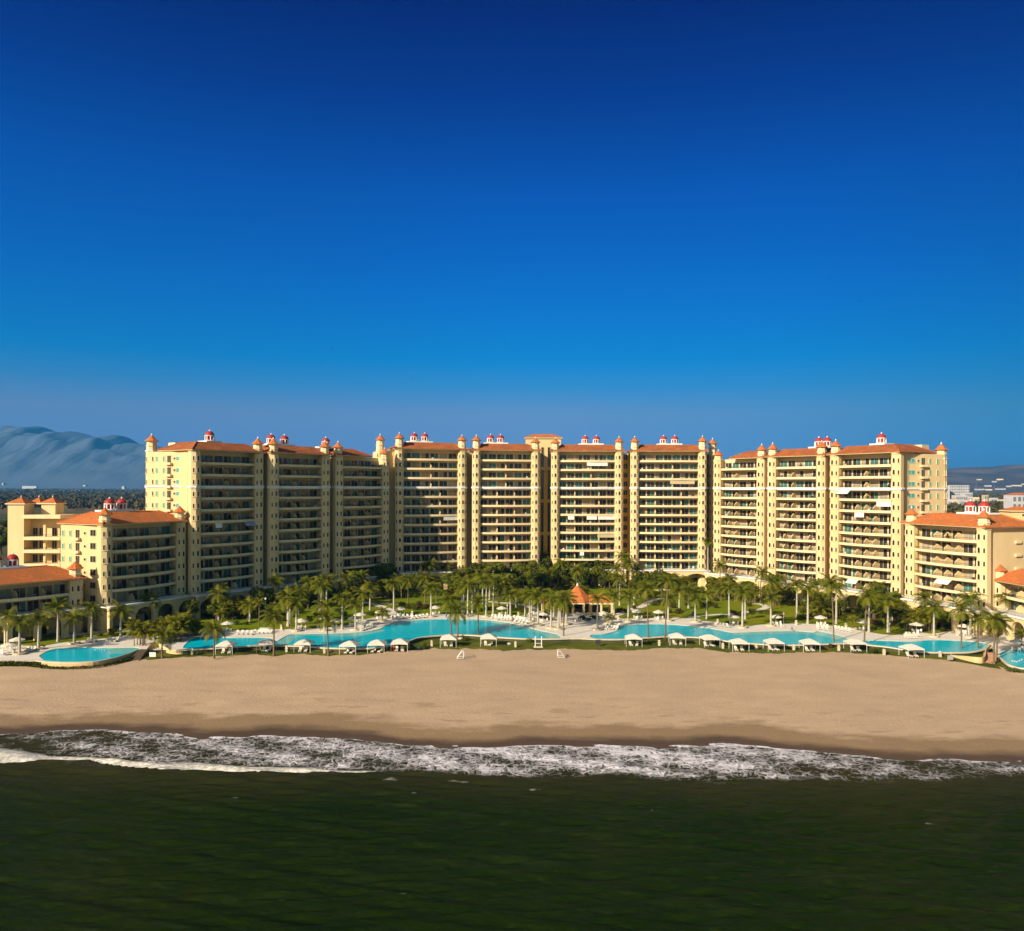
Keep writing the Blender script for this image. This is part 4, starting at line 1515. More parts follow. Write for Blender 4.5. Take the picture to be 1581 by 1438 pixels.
def palm(k, x, yb, yc, kind='royal', ground='lawn', lean=0, planter=False, n=[0]):
    n[0] += 1
    q = random.Random(n[0] * 31)
    u, v = Z(k, x, yb)
    z = 3.1 if ground == 'grass strip' else 4.0
    p = G(u, v, z)
    h = max(1.6, (yb - yc) / 5.646 / F * p.y)
    sc = q.uniform(.9, 1.08)
    o = thing('palm_tree', '', 'palm tree', p, q.uniform(-.5, .5) if lean else q.uniform(0, 6.3), None)
    if kind == 'royal':
        i = q.randrange(3)
        link('trunk', TR_ROYAL[i], o, sc=(1, 1, h))
        link('crownshaft', SHAFT, o, (LR[i], 0, h), sc=(1, 1, min(1.2, h / 5)))
        link('crown', q.choice(ROYAL), o, (LR[i], 0, h), q.uniform(0, 6.3), (sc,) * 3)
        ph = 'royal palm with pale smooth trunk'
    elif kind == 'coco':
        i = lean if lean else q.choice([0, 0, 1])
        link('trunk', TR_COCO[i], o, sc=(1, 1, h))
        link('crown', q.choice(COCO), o, (LEANS[i], 0, h), q.uniform(0, 6.3), (sc,) * 3)
        ph = 'coconut palm with thin brown trunk'
    elif kind == 'fan':
        link('trunk', TR_ROYAL[0], o, sc=(.9, .9, h))
        link('crown', FAN[0], o, (0, 0, h), 0, (1.2,) * 3)
        ph = 'very tall fan palm with small round crown'
    elif kind == 'areca':
        for j in range(8):
            a = 2 * PI * j / 8 + q.uniform(-.3, .3)
            rr = q.uniform(.4, 1.6)
            hh = h * q.uniform(.55, 1.05)
            t = link('trunk', TR_COCO[0], o, (rr * math.cos(a), rr * math.sin(a), 0), sc=(.5, .5, hh))
            link('crown', q.choice(SHORT), o, (rr * 1.15 * math.cos(a), rr * 1.15 * math.sin(a), hh), q.uniform(0, 6.3), (q.uniform(1.0, 1.3),) * 3)
        ph = 'clump of bushy many-stemmed palms'
    else:
        link('trunk', TR_COCO[0], o, sc=(.8, .8, h))
        link('crown', q.choice(SHORT), o, (0, 0, h), 0, (sc,) * 3)
        ph = 'short yellowish palm'
    if planter:
        pl = link('planter', PLANTER, None, (p.x, p.y, p.z + .01))
        later(pl, 'round pale stone planter', 'on pool deck', u, 'planter', 'round planters around the deck palms')
    gp = {'deck': 'on pool deck', 'lawn': 'on lawn', 'grass strip': 'on beachside grass'}[ground]
    later(o, ph, gp, u, 'palm tree', 'palms of the resort garden')


S = 'grass strip'
for a in [(1, 65, 770, 520, 'royal', 'lawn'), (1, 170, 850, 570, 'royal', 'deck', 0, True), (1, 335, 805, 540, 'royal', 'deck', 0, True), (1, 505, 740, 450), (1, 648, 760, 530, 'royal', 'deck', 0, True),
          (1, 798, 715, 450), (1, 1053, 700, 470), (1, 1300, 590, 380, 'coco'), (2, 737, 885, 630, 'coco', S), (2, 1258, 862, 520, 'coco', S), (2, 1385, 605, 370), (2, 1455, 645, 430, 'royal', 'deck', 0, True),
          (2, 1130, 600, 400, 'short'), (2, 1050, 565, 420), (2, 285, 880, 690, 'coco', S), (2, 100, 770, 620, 'areca', 'deck'), (2, 215, 720, 600, 'areca', 'deck'), (2, 400, 735, 560, 'areca', 'deck'),
          (2, 470, 700, 550, 'areca', 'deck'), (2, 330, 700, 580, 'areca', 'deck'), (2, 560, 680, 600, 'areca'), (2, 750, 530, 420, 'areca'), (2, 865, 545, 400, 'areca'), (2, 930, 510, 420, 'areca'), (2, 60, 560, 470, 'areca'), (2, 330, 480, 400, 'areca'), (2, 520, 480, 410, 'areca'),
          (3, 605, 917, 590, 'coco', S, 0), (3, 250, 660, 400), (3, 268, 640, 400), (3, 325, 705, 460, 'royal', 'deck', 0, True), (3, 570, 700, 480, 'royal', 'deck', 0, True), (3, 725, 690, 420), (3, 840, 695, 470, 'royal', 'deck', 0, True),
          (3, 905, 605, 380), (3, 967, 520, 340), (3, 1175, 520, 290), (3, 1500, 580, 330, 'royal', 'deck', 0, True), (3, 540, 600, 320), (3, 525, 530, 300), (3, 120, 450, 270, 'coco'), (3, 440, 440, 300, 'coco'),
          (3, 590, 480, 280, 'coco'), (3, 900, 440, 300, 'coco'), (3, 1485, 350, 130, 'coco'), (3, 1075, 620, 540, 'short', 'deck', 0, True), (3, 650, 420, 300, 'coco'), (3, 770, 500, 360), (3, 350, 430, 350, 'areca'), (3, 160, 560, 500, 'areca'), (3, 700, 430, 360, 'areca'), (3, 1030, 400, 300, 'areca'), (3, 1140, 400, 300, 'areca'),
          (4, 548, 765, 440, 'coco', S), (4, 603, 775, 540, 'coco', S), (4, 780, 765, 450, 'coco', S), (4, 640, 548, 320), (4, 655, 540, 340), (4, 690, 575, 300, 'royal', 'deck', 0, True), (4, 730, 545, 300),
          (4, 752, 520, 280), (4, 850, 580, 290, 'royal', 'deck', 0, True), (4, 912, 555, 255), (4, 1062, 598, 390, 'royal', 'deck', 0, True), (4, 1110, 500, 380), (4, 1190, 575, 400), (4, 1230, 620, 400, 'royal', 'deck', 0, True),
          (4, 1245, 600, 380, 'royal', 'deck'), (4, 1302, 655, 410, 'royal', 'deck', 0, True), (4, 1415, 680, 430, 'royal', 'deck', 0, True), (4, 1440, 612, 410, 'royal', 'deck'), (4, 1480, 690, 450, 'royal', 'deck', 0, True),
          (4, 1497, 640, 420, 'royal', 'deck'), (4, 1548, 645, 430, 'royal', 'deck', 0, True), (4, 1525, 775, 440, 'coco', S), (4, 505, 330, 140, 'coco'), (4, 365, 290, 110, 'coco'), (4, 880, 430, 260), (4, 780, 420, 230), (4, 820, 470, 250), (4, 570, 400, 300), (4, 990, 420, 280, 'coco'), (4, 1040, 400, 300, 'coco'),
          (5, 690, 695, 420, 'royal', 'deck', 0, True), (5, 835, 600, 400), (5, 960, 622, 400, 'royal', 'deck', 0, True), (5, 1308, 615, 420, 'royal', 'deck', 0, True), (5, 1137, 790, 330, 'coco', S), (5, 1283, 790, 260, 'coco', S, 1),
          (5, 1545, 625, 430, 'royal', 'deck', 0, True), (5, 1405, 530, 350), (5, 1485, 505, 340), (5, 885, 480, 250), (5, 912, 330, 60, 'coco'), (5, 895, 300, 170, 'coco'), (5, 1180, 260, 90, 'coco'), (5, 1250, 260, 70, 'coco'), (5, 790, 640, 590, 'short', 'deck', 0, True), (5, 1100, 470, 330, 'coco'), (5, 1060, 430, 300, 'coco'), (5, 1010, 480, 330),
          (6, 515, 600, 380), (6, 710, 590, 330), (6, 825, 675, 370, 'royal', 'deck', 0, True), (6, 850, 600, 350), (6, 1075, 660, 420, 'royal', 'deck', 0, True), (6, 1300, 585, 300), (6, 1395, 640, 330),
          (6, 524, 345, -75, 'fan'), (6, 900, 340, 180, 'coco'), (6, 1090, 430, 250, 'coco'), (6, 1105, 450, 350, 'coco'), (6, 1290, 420, 90, 'coco'), (6, 480, 260, 150, 'coco'), (6, 640, 440, 330, 'coco'), (6, 760, 450, 320, 'coco'),
          (7, 720, 822, 290, 'coco', S), (7, 985, 845, 390, 'coco', S, 1), (7, 740, 640, 330), (7, 1025, 710, 420), (7, 1190, 715, 440), (7, 1145, 570, 450), (7, 1275, 560, 300, 'coco'), (7, 1100, 560, 330, 'coco'),
          (7, 235, 470, 260, 'coco'), (7, 690, 420, 240, 'coco'), (7, 560, 480, 300, 'coco'), (7, 880, 690, 620, 'short', 'deck', 0, True), (7, 1350, 560, 300, 'areca'), (7, 610, 600, 500, 'areca'),
          (8, 795, 755, 500, 'royal', 'deck', 0, True), (8, 1035, 885, 510, 'coco', S), (8, 1115, 762, 420, 'royal', 'deck', 0, True), (8, 1180, 880, 600, 'coco', S), (8, 1435, 740, 420), (8, 1320, 990, 600, 'coco', S), (8, 1345, 950, 640, 'coco', S),
          (8, 1560, 860, 730, 'short', 'deck', 0, True), (8, 1570, 700, 430), (8, 600, 690, 560, 'areca'), (8, 680, 700, 570, 'areca'), (8, 740, 700, 560, 'areca'), (8, 860, 650, 500, 'areca'), (8, 560, 600, 470, 'areca'), (8, 480, 560, 300, 'coco'), (8, 470, 620, 480, 'areca'), (8, 840, 430, 330, 'coco')]:
    palm(*a)


FY = [(300, 238), (405, 255), (508, 272), (599, 294), (720, 305), (833, 310), (1091, 311), (1181, 283), (1275, 262), (1392, 239), (1526, 210)]


def fill(n, seed, u0, u1, lo, hi, kinds):
    q = random.Random(seed)
    for _ in range(n):
        u = q.uniform(u0, u1)
        Y = interp(u, *zip(*FY)) - q.uniform(lo, hi)
        v = V0 + 37 * F / Y + K * (u - U0)
        kd, h0, h1 = q.choice(kinds)
        h = q.uniform(h0, h1) * F / Y
        palm(1, u * 5.646, (v - 860) * 5.646, (v - h - 860) * 5.646, kd, 'lawn')


PK = [('coco', 6.5, 10.5), ('coco', 5, 8), ('areca', 3.5, 5.5), ('areca', 3, 4.5), ('royal', 6, 9), ('short', 2, 3.5)]
fill(20, 5, 560, 1090, 7, 34, PK)
fill(15, 6, 330, 600, 7, 26, PK)
fill(17, 7, 1090, 1440, 7, 28, PK)
fill(5, 8, 700, 1010, 30, 48, PK)


def leaf_cloud(mb, q, c, r, n, size, m=0, flat=.75):
    for _ in range(n):
        d = Vector((q.gauss(0, 1), q.gauss(0, 1), q.gauss(0, 1)))
        d.normalize()
        rr = q.uniform(.62, 1.04)
        p = Vector(c) + Vector((d.x * r[0], d.y * r[1], d.z * r[2])) * rr
        nrm = (d + Vector((q.gauss(0, .6), q.gauss(0, .6), q.gauss(0, .6)))).normalized()
        t = nrm.cross(Vector((q.gauss(0, 1), q.gauss(0, 1), q.gauss(0, 1)))).normalized()
        b = nrm.cross(t)
        s = size * q.uniform(.6, 1.3)
        mb.face([p - t * s, p - b * s * .5, p + t * s, p + b * s * .5], m)


def tree_meshes(seed, mats, lobes=9, R=3.0, n=190):
    q = random.Random(seed)
    mb = MB()
    tk = MB()
    tk.tube([(0, 0, 0), (.1, .05, 1.5), (0, .1, 3.2)], [.32, .24, .16], 7)
    for i in range(lobes):
        a, rr = 2.4 * i + q.uniform(-.4, .4), R * q.uniform(.15, .75)
        c = (rr * math.cos(a), rr * math.sin(a), 4.6 + q.uniform(-1.4, 2.0) - rr * .35)
        s = q.uniform(.9, 1.65)
        leaf_cloud(mb, q, c, (s, s, s * .8), n, .30, 0 if q.random() < .65 else 1)
        tk.tube([(0, .08, 2.6), (c[0] * .55, c[1] * .55, (c[2] + 2.6) / 2 + .2), c], [.13, .09, .04], 5)
    return tk.mesh('trunk', M['bark']), mb.mesh('crown', mats)


TREES = [tree_meshes(80 + i, [M['leaf'], M['frond'] if i % 2 else M['leafy']]) for i in range(4)]


def shrub_mesh(seed, mats, r=(.95, .95, .7), n=210):
    q = random.Random(seed)
    mb = MB()
    for _ in range(4):
        c = (q.uniform(-.5, .5), q.uniform(-.5, .5), .45 + q.uniform(-.1, .25))
        leaf_cloud(mb, q, c, (r[0] * .7, r[1] * .7, r[2] * .75), n // 4, .2, 0)
    return mb.mesh('shrub', mats)


SHRUBS = [('round dark green shrub', shrub_mesh(91, M['leaf'])), ('yellow-green shrub', shrub_mesh(92, M['leafy'])), ('reddish-leaved shrub', shrub_mesh(93, M['rust']))]


def tree(k, x, y, s=1.0, n=[0]):
    n[0] += 1
    q = random.Random(n[0] * 17)
    u, v = Z(k, x, y)
    o = thing('broadleaf_tree', '', 'tree', G(u, v), q.uniform(0, 6.3))
    tk, cr = TREES[n[0] % 4]
    if k in (3, 4, 5) and y < 470:
        s *= 1.35
    link('trunk', tk, o, sc=(s,) * 3)
    link('crown', cr, o, sc=(s, s, s * q.uniform(.9, 1.1)))
    later(o, 'dark leafy broadleaf tree', 'in garden', u, 'tree', 'broadleaf trees of the garden')


for a in [(5, 30, 330, 1.15), (5, 90, 310, 1.1), (5, 170, 330, 1.0), (5, 240, 300, 1.2), (5, 330, 330, 1.15), (5, 400, 300, 1.2), (5, 480, 320, .9), (5, 570, 300, 1.15), (5, 650, 320, 1.1), (5, 720, 310, 1.0),
          (5, 800, 340, .8), (4, 630, 380, 1.1), (4, 700, 360, 1.2), (4, 790, 360, 1.25), (4, 890, 370, 1.2), (4, 980, 350, 1.1), (4, 1060, 380, 1.0), (4, 1160, 350, 1.0), (4, 1250, 370, .9), (4, 1330, 360, 1.0),
          (3, 430, 460, 1.0), (3, 250, 370, 1.2), (3, 330, 380, 1.1), (3, 640, 400, 1.2), (3, 740, 400, 1.0), (3, 850, 390, 1.1), (3, 950, 380, .9), (3, 1060, 380, 1.1), (3, 1100, 360, 1.3), (3, 60, 400, 1.1), (3, 150, 420, 1.1), (3, 520, 420, 1.0), (3, 510, 620, .45), (3, 440, 640, .35),
          (2, 1240, 400, 1.2), (2, 1350, 400, 1.1), (2, 1480, 380, 1.2), (2, 1100, 420, 1.0), (2, 420, 540, .8), (2, 540, 560, .8), (1, 980, 690, .4), (1, 1150, 640, .5),
          (6, 420, 440, .7), (6, 560, 400, .9), (6, 690, 430, .9), (6, 870, 420, .9), (6, 1090, 420, .7), (6, 910, 590, .45), (6, 1360, 590, .6), (6, 1210, 430, .8), (5, 1100, 400, .9), (5, 1250, 420, 1.0), (5, 1350, 410, .8), (5, 1030, 420, .8),
          (7, 640, 560, .9), (7, 780, 570, .8), (7, 700, 600, .7), (7, 340, 480, .8), (7, 600, 520, .9), (7, 1060, 600, .8), (7, 1320, 620, .9), (7, 960, 590, .6), (7, 1240, 620, .7),
          (8, 480, 660, .8), (8, 860, 690, .7), (8, 940, 680, .8), (8, 1150, 700, .6), (8, 1210, 680, .6), (8, 520, 640, .8), (8, 1470, 720, .5)]:
    tree(*a)


for a_ in range(30):
    u_ = random.Random(a_ * 3 + 1).uniform(320, 1480)
    Y_ = interp(u_, *zip(*FY)) - random.Random(a_ * 5 + 2).uniform(6, 15)
    tree(1, u_ * 5.646, (V0 + 37 * F / Y_ + K * (u_ - U0) - 860) * 5.646, random.Random(a_).uniform(.6, 1.25))


def shrub(k, x, y, kind, s=1.0, sx=1.0, n=[0], ground=None):
    n[0] += 1
    q = random.Random(n[0] * 13)
    u, v = Z(k, x, y)
    z = 3.1 if ground == S else 4.0
    ph, me = SHRUBS[kind]
    o = link('shrub', me, None, G(u, v, z), q.uniform(0, 6.3), (s * sx, s, s * q.uniform(.8, 1.1)))
    later(o, ph, 'on beachside grass' if ground == S else 'in garden', u, 'shrub', 'shrubs of the resort garden')


sq = random.Random(99)
for k, x, y, kd, s in [(1, 460, 700, 1, 1), (1, 870, 690, 1, 1), (1, 960, 680, 2, 1.1), (1, 1010, 690, 0, .9), (1, 730, 660, 0, .9), (2, 690, 530, 0, 1.1), (2, 960, 530, 0, 1.2), (2, 940, 590, 0, .9), (2, 1010, 590, 0, .8),
                       (2, 1160, 550, 2, 1.2), (2, 1300, 560, 2, 1.2), (2, 1340, 560, 2, 1.2), (3, 150, 610, 2, 1.2), (3, 190, 620, 0, 1), (3, 300, 580, 0, 1.2), (3, 360, 540, 0, 1.1), (3, 680, 560, 0, 1.3), (3, 730, 570, 0, 1.2), (3, 960, 570, 0, 1.2),
                       (3, 1020, 570, 1, 1), (3, 1240, 480, 1, 1.2), (3, 1280, 510, 0, 1.3), (3, 1340, 520, 0, 1.3), (3, 1400, 500, 2, 1.4), (3, 1450, 510, 2, 1.2), (3, 1300, 410, 0, 1.2), (3, 1000, 410, 2, 1.2), (3, 1160, 460, 2, 1.3), (3, 1220, 540, 1, .8),
                       (4, 160, 410, 2, 1.2), (4, 220, 410, 0, 1.2), (4, 440, 400, 0, 1.1), (4, 120, 480, 1, 1.2), (4, 190, 510, 0, 1.3), (4, 260, 480, 2, 1.3), (4, 320, 500, 2, 1.2), (4, 480, 520, 0, 1), (4, 560, 520, 2, 1.2), (4, 610, 540, 1, 1), (4, 880, 520, 0, 1.3),
                       (4, 1130, 530, 0, 1), (4, 1160, 540, 2, 1.1), (4, 1000, 430, 0, 1), (4, 1330, 590, 0, 1.1), (4, 1370, 600, 0, 1), (5, 240, 560, 0, 1.2), (5, 560, 610, 0, 1.1), (5, 610, 610, 1, 1), (5, 660, 600, 0, 1.2), (5, 700, 600, 1, .9),
                       (5, 900, 540, 0, 1.3), (5, 950, 540, 0, 1.1), (5, 1020, 510, 2, 1), (5, 1200, 480, 0, 1.2), (5, 1260, 480, 2, 1.3), (5, 1340, 500, 2, 1.3), (5, 1400, 540, 2, 1.2), (5, 1500, 350, 0, 1.2), (5, 1470, 440, 2, 1.3), (5, 1540, 450, 2, 1.3), (5, 1330, 545, 0, 1),
                       (6, 60, 480, 0, 1), (6, 220, 480, 2, 1.4), (6, 260, 550, 2, 1.2), (6, 330, 480, 2, 1.3), (6, 400, 350, 0, 1.2), (6, 470, 490, 0, 1.2), (6, 540, 460, 0, 1.2), (6, 590, 440, 2, 1.3), (6, 600, 500, 2, 1.2), (6, 760, 560, 2, 1.3), (6, 800, 570, 0, 1.2),
                       (6, 730, 550, 0, 1), (6, 1150, 610, 2, 1), (6, 880, 490, 0, 1.1), (6, 990, 440, 0, 1), (6, 1250, 480, 0, 1.3), (6, 1300, 480, 0, 1.2), (6, 1330, 600, 0, 1.2), (6, 1360, 600, 2, 1.3), (6, 1500, 520, 0, 1.3), (6, 1540, 540, 0, 1.3), (6, 700, 640, 0, .7),
                       (7, 270, 590, 2, 1), (7, 340, 480, 0, 1.3), (7, 430, 600, 0, 1.2), (7, 470, 600, 2, 1.3), (7, 620, 540, 0, 1.4), (7, 760, 600, 0, 1.3), (7, 800, 610, 0, 1.3), (7, 850, 540, 2, 1.2), (7, 930, 590, 0, 1.1), (7, 940, 540, 0, 1.1), (7, 1060, 590, 2, 1.2), (7, 1070, 650, 2, 1.2),
                       (7, 1110, 650, 2, 1.3), (7, 1300, 670, 0, 1.2), (8, 40, 620, 0, 1.1), (8, 150, 590, 0, 1.1), (8, 270, 640, 2, 1.3), (8, 310, 650, 2, 1.3), (8, 520, 680, 0, 1.2), (8, 890, 710, 0, 1.2), (8, 1150, 720, 0, 1), (8, 960, 650, 0, 1.4), (8, 300, 690, 1, .8), (8, 1450, 700, 0, 1.2)]:
    shrub(k, x, y, kd, s)
for k, x, y, kd, s, sx in [(3, 1340, 860, 0, .8, 1.2), (3, 1420, 860, 0, .8, 1.2), (4, 210, 850, 0, .8, 1.2), (4, 300, 845, 0, .8, 1.2), (4, 560, 828, 0, .7, 1.2), (4, 640, 828, 0, .7, 1.2), (4, 670, 785, 0, .9, 1), (4, 1220, 805, 0, .9, 1),
                           (5, 90, 800, 0, .9, 1), (6, 30, 800, 0, .9, 1), (6, 140, 800, 0, .9, 1), (6, 610, 820, 0, .9, 1), (6, 800, 850, 0, .8, 1), (6, 890, 860, 0, .9, 1), (7, 270, 865, 0, .7, 1), (7, 700, 850, 2, .9, 1), (7, 1060, 890, 0, .9, 1.3), (7, 1130, 895, 0, .9, 1.3),
                           (7, 990, 860, 0, .8, 1), (8, 260, 885, 0, .9, 1.3), (8, 340, 890, 0, .9, 1.3), (8, 680, 905, 0, .7, 1), (2, 600, 850, 0, .7, 1), (2, 980, 830, 0, .7, 1), (3, 200, 850, 0, .8, 1), (3, 480, 860, 0, .8, 1), (3, 700, 875, 0, .7, 1)]:
    shrub(k, x, y, kd, s, sx, ground=S)


# dense low planting under the pool rims and the dark hedge at the far left
def hedge(name, label, px, z, w, h, m, dens=26, size=.24):
    q = random.Random(len(px) * 7)
    c = smooth_line([G(u, v, z) for u, v in px], 6)
    mb = MB()
    for i in range(len(c) - 1):
        L = (c[i + 1] - c[i]).length
        for _ in range(int(L * dens)):
            p = c[i].lerp(c[i + 1], q.random())
            p = p + Vector((0, q.uniform(-w, w), q.uniform(0, h)))
            t = Vector((q.gauss(0, 1), q.gauss(0, 1), q.gauss(0, .8))).normalized()
            b = t.cross(Vector((q.gauss(0, 1), q.gauss(0, 1), q.gauss(0, 1)))).normalized()
            s = size * q.uniform(.6, 1.3)
            mb.face([p - t * s, p - b * s * .5, p + t * s, p + b * s * .5])
    return tag(mb.build(name, m), label, 'hedge')


hedge('hedge', 'low dark green hedge along the sand at the left edge of the photo', [(-60, 1028.5), (0, 1028.5), (40, 1028.8), (62, 1031)], 3.05, .35, 1.0, M['leaf'], 75)
hedge('hedge', 'low hedge under the round left pool wall', [(68, 1031), (80, 1032.5), (106, 1033), (150, 1030), (190, 1023), (212, 1014)], 3.0, .25, .45, M['leaf'], 40)
hedge('hedge', 'dark planting below the rim of the left winding pool', [(445, 1000), (470, 1001.5), (506, 1004.5), (556, 1006), (590, 1004)], 3.05, .35, .55, M['leaf'], 34)
hedge('hedge', 'dark planting below the rim of the right winding pool', [(1085, 991), (1110, 994), (1142, 998), (1160, 999), (1195, 1001.5), (1240, 1001.5)], 3.05, .35, .55, M['leaf'], 30)
hedge('hedge', 'low hedge under the small pool wall at the right edge', [(1552, 1035), (1566, 1037.5), (1600, 1040)], 3.05, .4, .5, M['leaf'], 34)

# ================================================================ poolside furniture
mb = MB()
mb.box(-.03, .03, -.03, .03, 0, 2.45)
POLE = mb.mesh('pole', M['chalk'])
mb = MB()
n8 = 8
for i in range(n8):
    a, b = 2 * PI * i / n8, 2 * PI * (i + 1) / n8
    A, Bp = (1.65 * math.cos(a), 1.65 * math.sin(a)), (1.65 * math.cos(b), 1.65 * math.sin(b))
    mb.face([(*A, 2.05), (*Bp, 2.05), (0, 0, 2.65)])
    mb.face([(*A, 2.05), (*Bp, 2.05), (*Bp, 1.88), (*A, 1.88)])
UMB = mb.mesh('canopy', M['canvas'])
mb = MB()
mb.ring(0, 0, [(.5, .72), (.5, .77)], 12)
mb.ring(0, 0, [(.08, 0), (.08, .72)], 6)
TABLE = mb.mesh('garden_table', M['chalk'])


def garden_chair_mesh():
    mb = MB()
    mb.box(-.27, .27, -.27, .27, .40, .46)
    mb.box(-.27, .27, .22, .28, .46, .95)
    for x in (-.27, .21):
        for y in (-.27, .22):
            mb.box(x, x + .06, y, y + .06, 0, .40)
        mb.box(x, x + .06, -.27, .22, .62, .66)
    return mb.mesh('garden_chair', M['chalk'])


GCHAIR = garden_chair_mesh()


def umbrella(k, x, yb, ground='deck', n=[0]):
    n[0] += 1
    q = random.Random(n[0])
    u, v = Z(k, x, yb)
    p = G(u, v, 4.0)
    gp = 'on pool deck' if ground == 'deck' else 'on lawn'
    o = thing('parasol', '', 'parasol', p)
    link('pole', POLE, o)
    link('canopy', UMB, o, None, q.uniform(0, 1), (q.uniform(.92, 1.08),) * 2 + (1,))
    later(o, 'white parasol on a thin pole', gp, u, 'parasol', 'white parasols around the pools')
    t = link('garden_table', TABLE, None, (p.x + .02, p.y - .62, p.z + .006))
    later(t, 'small white table in parasol shade', gp, u, 'table', 'white tables under the parasols')
    for i, a in enumerate((.4, 2.4, 4.3)):
        c = link('garden_chair', GCHAIR, None, (p.x + 1.05 * math.cos(a), p.y - .62 + 1.0 * math.sin(a), p.z + .006), a - PI / 2 + q.uniform(-.3, .3))
        later(c, 'white garden chair at parasol table', gp, u + i * .3 * math.cos(a), 'chair', 'white chairs at the parasol tables')


for a in [(1, 148, 800), (1, 78, 850), (2, 850, 650, 'lawn'), (2, 1498, 628), (3, 367, 680), (3, 672, 680), (3, 820, 660), (3, 880, 625, 'lawn'), (3, 1058, 600), (3, 1230, 572), (3, 1537, 560), (4, 405, 560), (4, 985, 565), (5, 140, 610), (5, 215, 620),
          (5, 515, 620), (5, 745, 612), (5, 1040, 595, 'lawn'), (5, 1222, 600), (6, 748, 645), (6, 1118, 645), (6, 1508, 652), (7, 605, 650), (7, 975, 690), (7, 1438, 715), (8, 1055, 730), (8, 1485, 760), (8, 1520, 870)]:
    umbrella(*a)

# square beach canopies
mb = MB()
o4 = [(-1.95, -1.95), (1.95, -1.95), (1.95, 1.95), (-1.95, 1.95)]
i4 = [(-.7, -.7), (.7, -.7), (.7, .7), (-.7, .7)]
for i in range(4):
    j = (i + 1) % 4
    mb.face([(*o4[i], 2.05), (*o4[j], 2.05), (*i4[j], 2.68), (*i4[i], 2.68)])
    mb.face([(*i4[i], 2.68), (*i4[j], 2.68), (0, 0, 2.92)])
    m_ = ((o4[i][0] + o4[j][0]) / 2, (o4[i][1] + o4[j][1]) / 2)
    mb.face([(*o4[i], 2.05), (*o4[j], 2.05), (*o4[j], 1.78), (*m_, 1.86), (*o4[i], 1.78)])
CANOPY = mb.mesh('canopy_top', M['canvas'])
CPOST = MB()
CPOST.box(-.035, .035, -.035, .035, 0, 2.1)
CPOST = CPOST.mesh('post', M['chalk'])


def lounger_parts():
    f = MB()
    f.box(-.33, .33, -.95, .45, .26, .33)
    for x in (-.31, .25):
        for y in (-.85, .35):
            f.box(x, x + .06, y, y + .06, 0, .26)
    c = MB()
    c.box(-.31, .31, -.93, .40, .33, .42)
    n = len(c.v)
    b = [(-.31, .40, .36), (.31, .40, .36), (.31, .86, 1.02), (-.31, .86, 1.02), (-.31, .49, .30), (.31, .49, .30), (.31, .95, .96), (-.31, .95, .96)]
    for fc in ((0, 1, 2, 3), (7, 6, 5, 4), (0, 4, 5, 1), (1, 5, 6, 2), (2, 6, 7, 3), (3, 7, 4, 0)):
        c.face([b[i] for i in fc])
    return f.mesh('frame', M['chalk']), c.mesh('cushion', M['canvas'])


LF_, LC_ = lounger_parts()


def lounger(p, rz, u, ground):
    o = thing('sun_lounger', '', 'sun lounger', p, rz)
    link('frame', LF_, o)
    link('cushion', LC_, o)
    later(o, 'white sun lounger', ground, u, 'sun lounger', 'white loungers around the pools and canopies')


for i, (k, x, y) in enumerate([(2, 845, 838), (2, 1195, 822), (3, 395, 880), (3, 790, 895), (3, 1030, 885), (3, 1230, 875), (4, 525, 835), (4, 872, 828), (5, 1005, 830), (5, 1385, 820), (6, 540, 835), (6, 795, 872), (6, 1098, 870), (6, 1410, 875), (7, 905, 875), (8, 600, 925)]):
    u, v = Z(k, x, y)
    p = G(u, v, 3.08)
    p.z = 3.06
    q = random.Random(i + 5)
    o = thing('beach_canopy', '', 'canopy', p, q.uniform(-.12, .12))
    link('canopy_top', CANOPY, o)
    for sx in (-1, 1):
        for sy in (-1, 1):
            link('post', CPOST, o, (1.88 * sx, 1.88 * sy, 0))
    later(o, 'square white canopy on four posts', 'by the sand', u, 'canopy', 'white beach canopies in a row along the sand')
    for sx in (-.75, .65):
        lounger(Vector((p.x + sx + q.uniform(-.2, .2), p.y - .35, 3.09)), q.uniform(-.35, .35), u + sx, 'under beach canopies')
for k, x0, y0, x1, y1, n, rz in [(2, 940, 676, 1060, 678, 4, .2), (2, 1090, 672, 1230, 668, 5, .1), (3, 860, 690, 960, 655, 6, .5), (3, 890, 700, 990, 668, 6, .5), (3, 1150, 600, 1330, 585, 6, .2), (4, 200, 600, 330, 583, 5, -.1),
                                 (4, 900, 590, 1040, 596, 6, -.2), (4, 930, 605, 1060, 612, 6, -.2), (4, 1090, 600, 1180, 618, 5, -.2), (4, 1110, 620, 1200, 640, 4, -.2), (5, 745, 690, 860, 690, 5, -.4), (5, 770, 675, 870, 672, 4, -.4), (6, 600, 660, 700, 672, 4, 0),
                                 (6, 1130, 660, 1170, 668, 2, 0), (7, 590, 668, 670, 680, 4, 0), (7, 740, 690, 860, 712, 5, 0), (8, 560, 765, 660, 770, 5, .2), (8, 570, 750, 670, 752, 4, .2), (1, 235, 825, 290, 820, 3, .3), (1, 0, 850, 110, 848, 4, .2), (8, 1000, 720, 1090, 735, 4, 0), (1, 940, 740, 1010, 740, 3, 0),
                                 (1, 760, 745, 830, 742, 3, 0), (6, 1490, 690, 1570, 700, 3, 0)]:
    for i in range(n):
        t = i / (n - 1)
        u, v = Z(k, x0 + (x1 - x0) * t, y0 + (y1 - y0) * t)
        p = G(u, v, 4.01)
        lounger(Vector((p.x, p.y, 4.006)), rz + sq.uniform(-.15, .15), u, 'on pool deck')

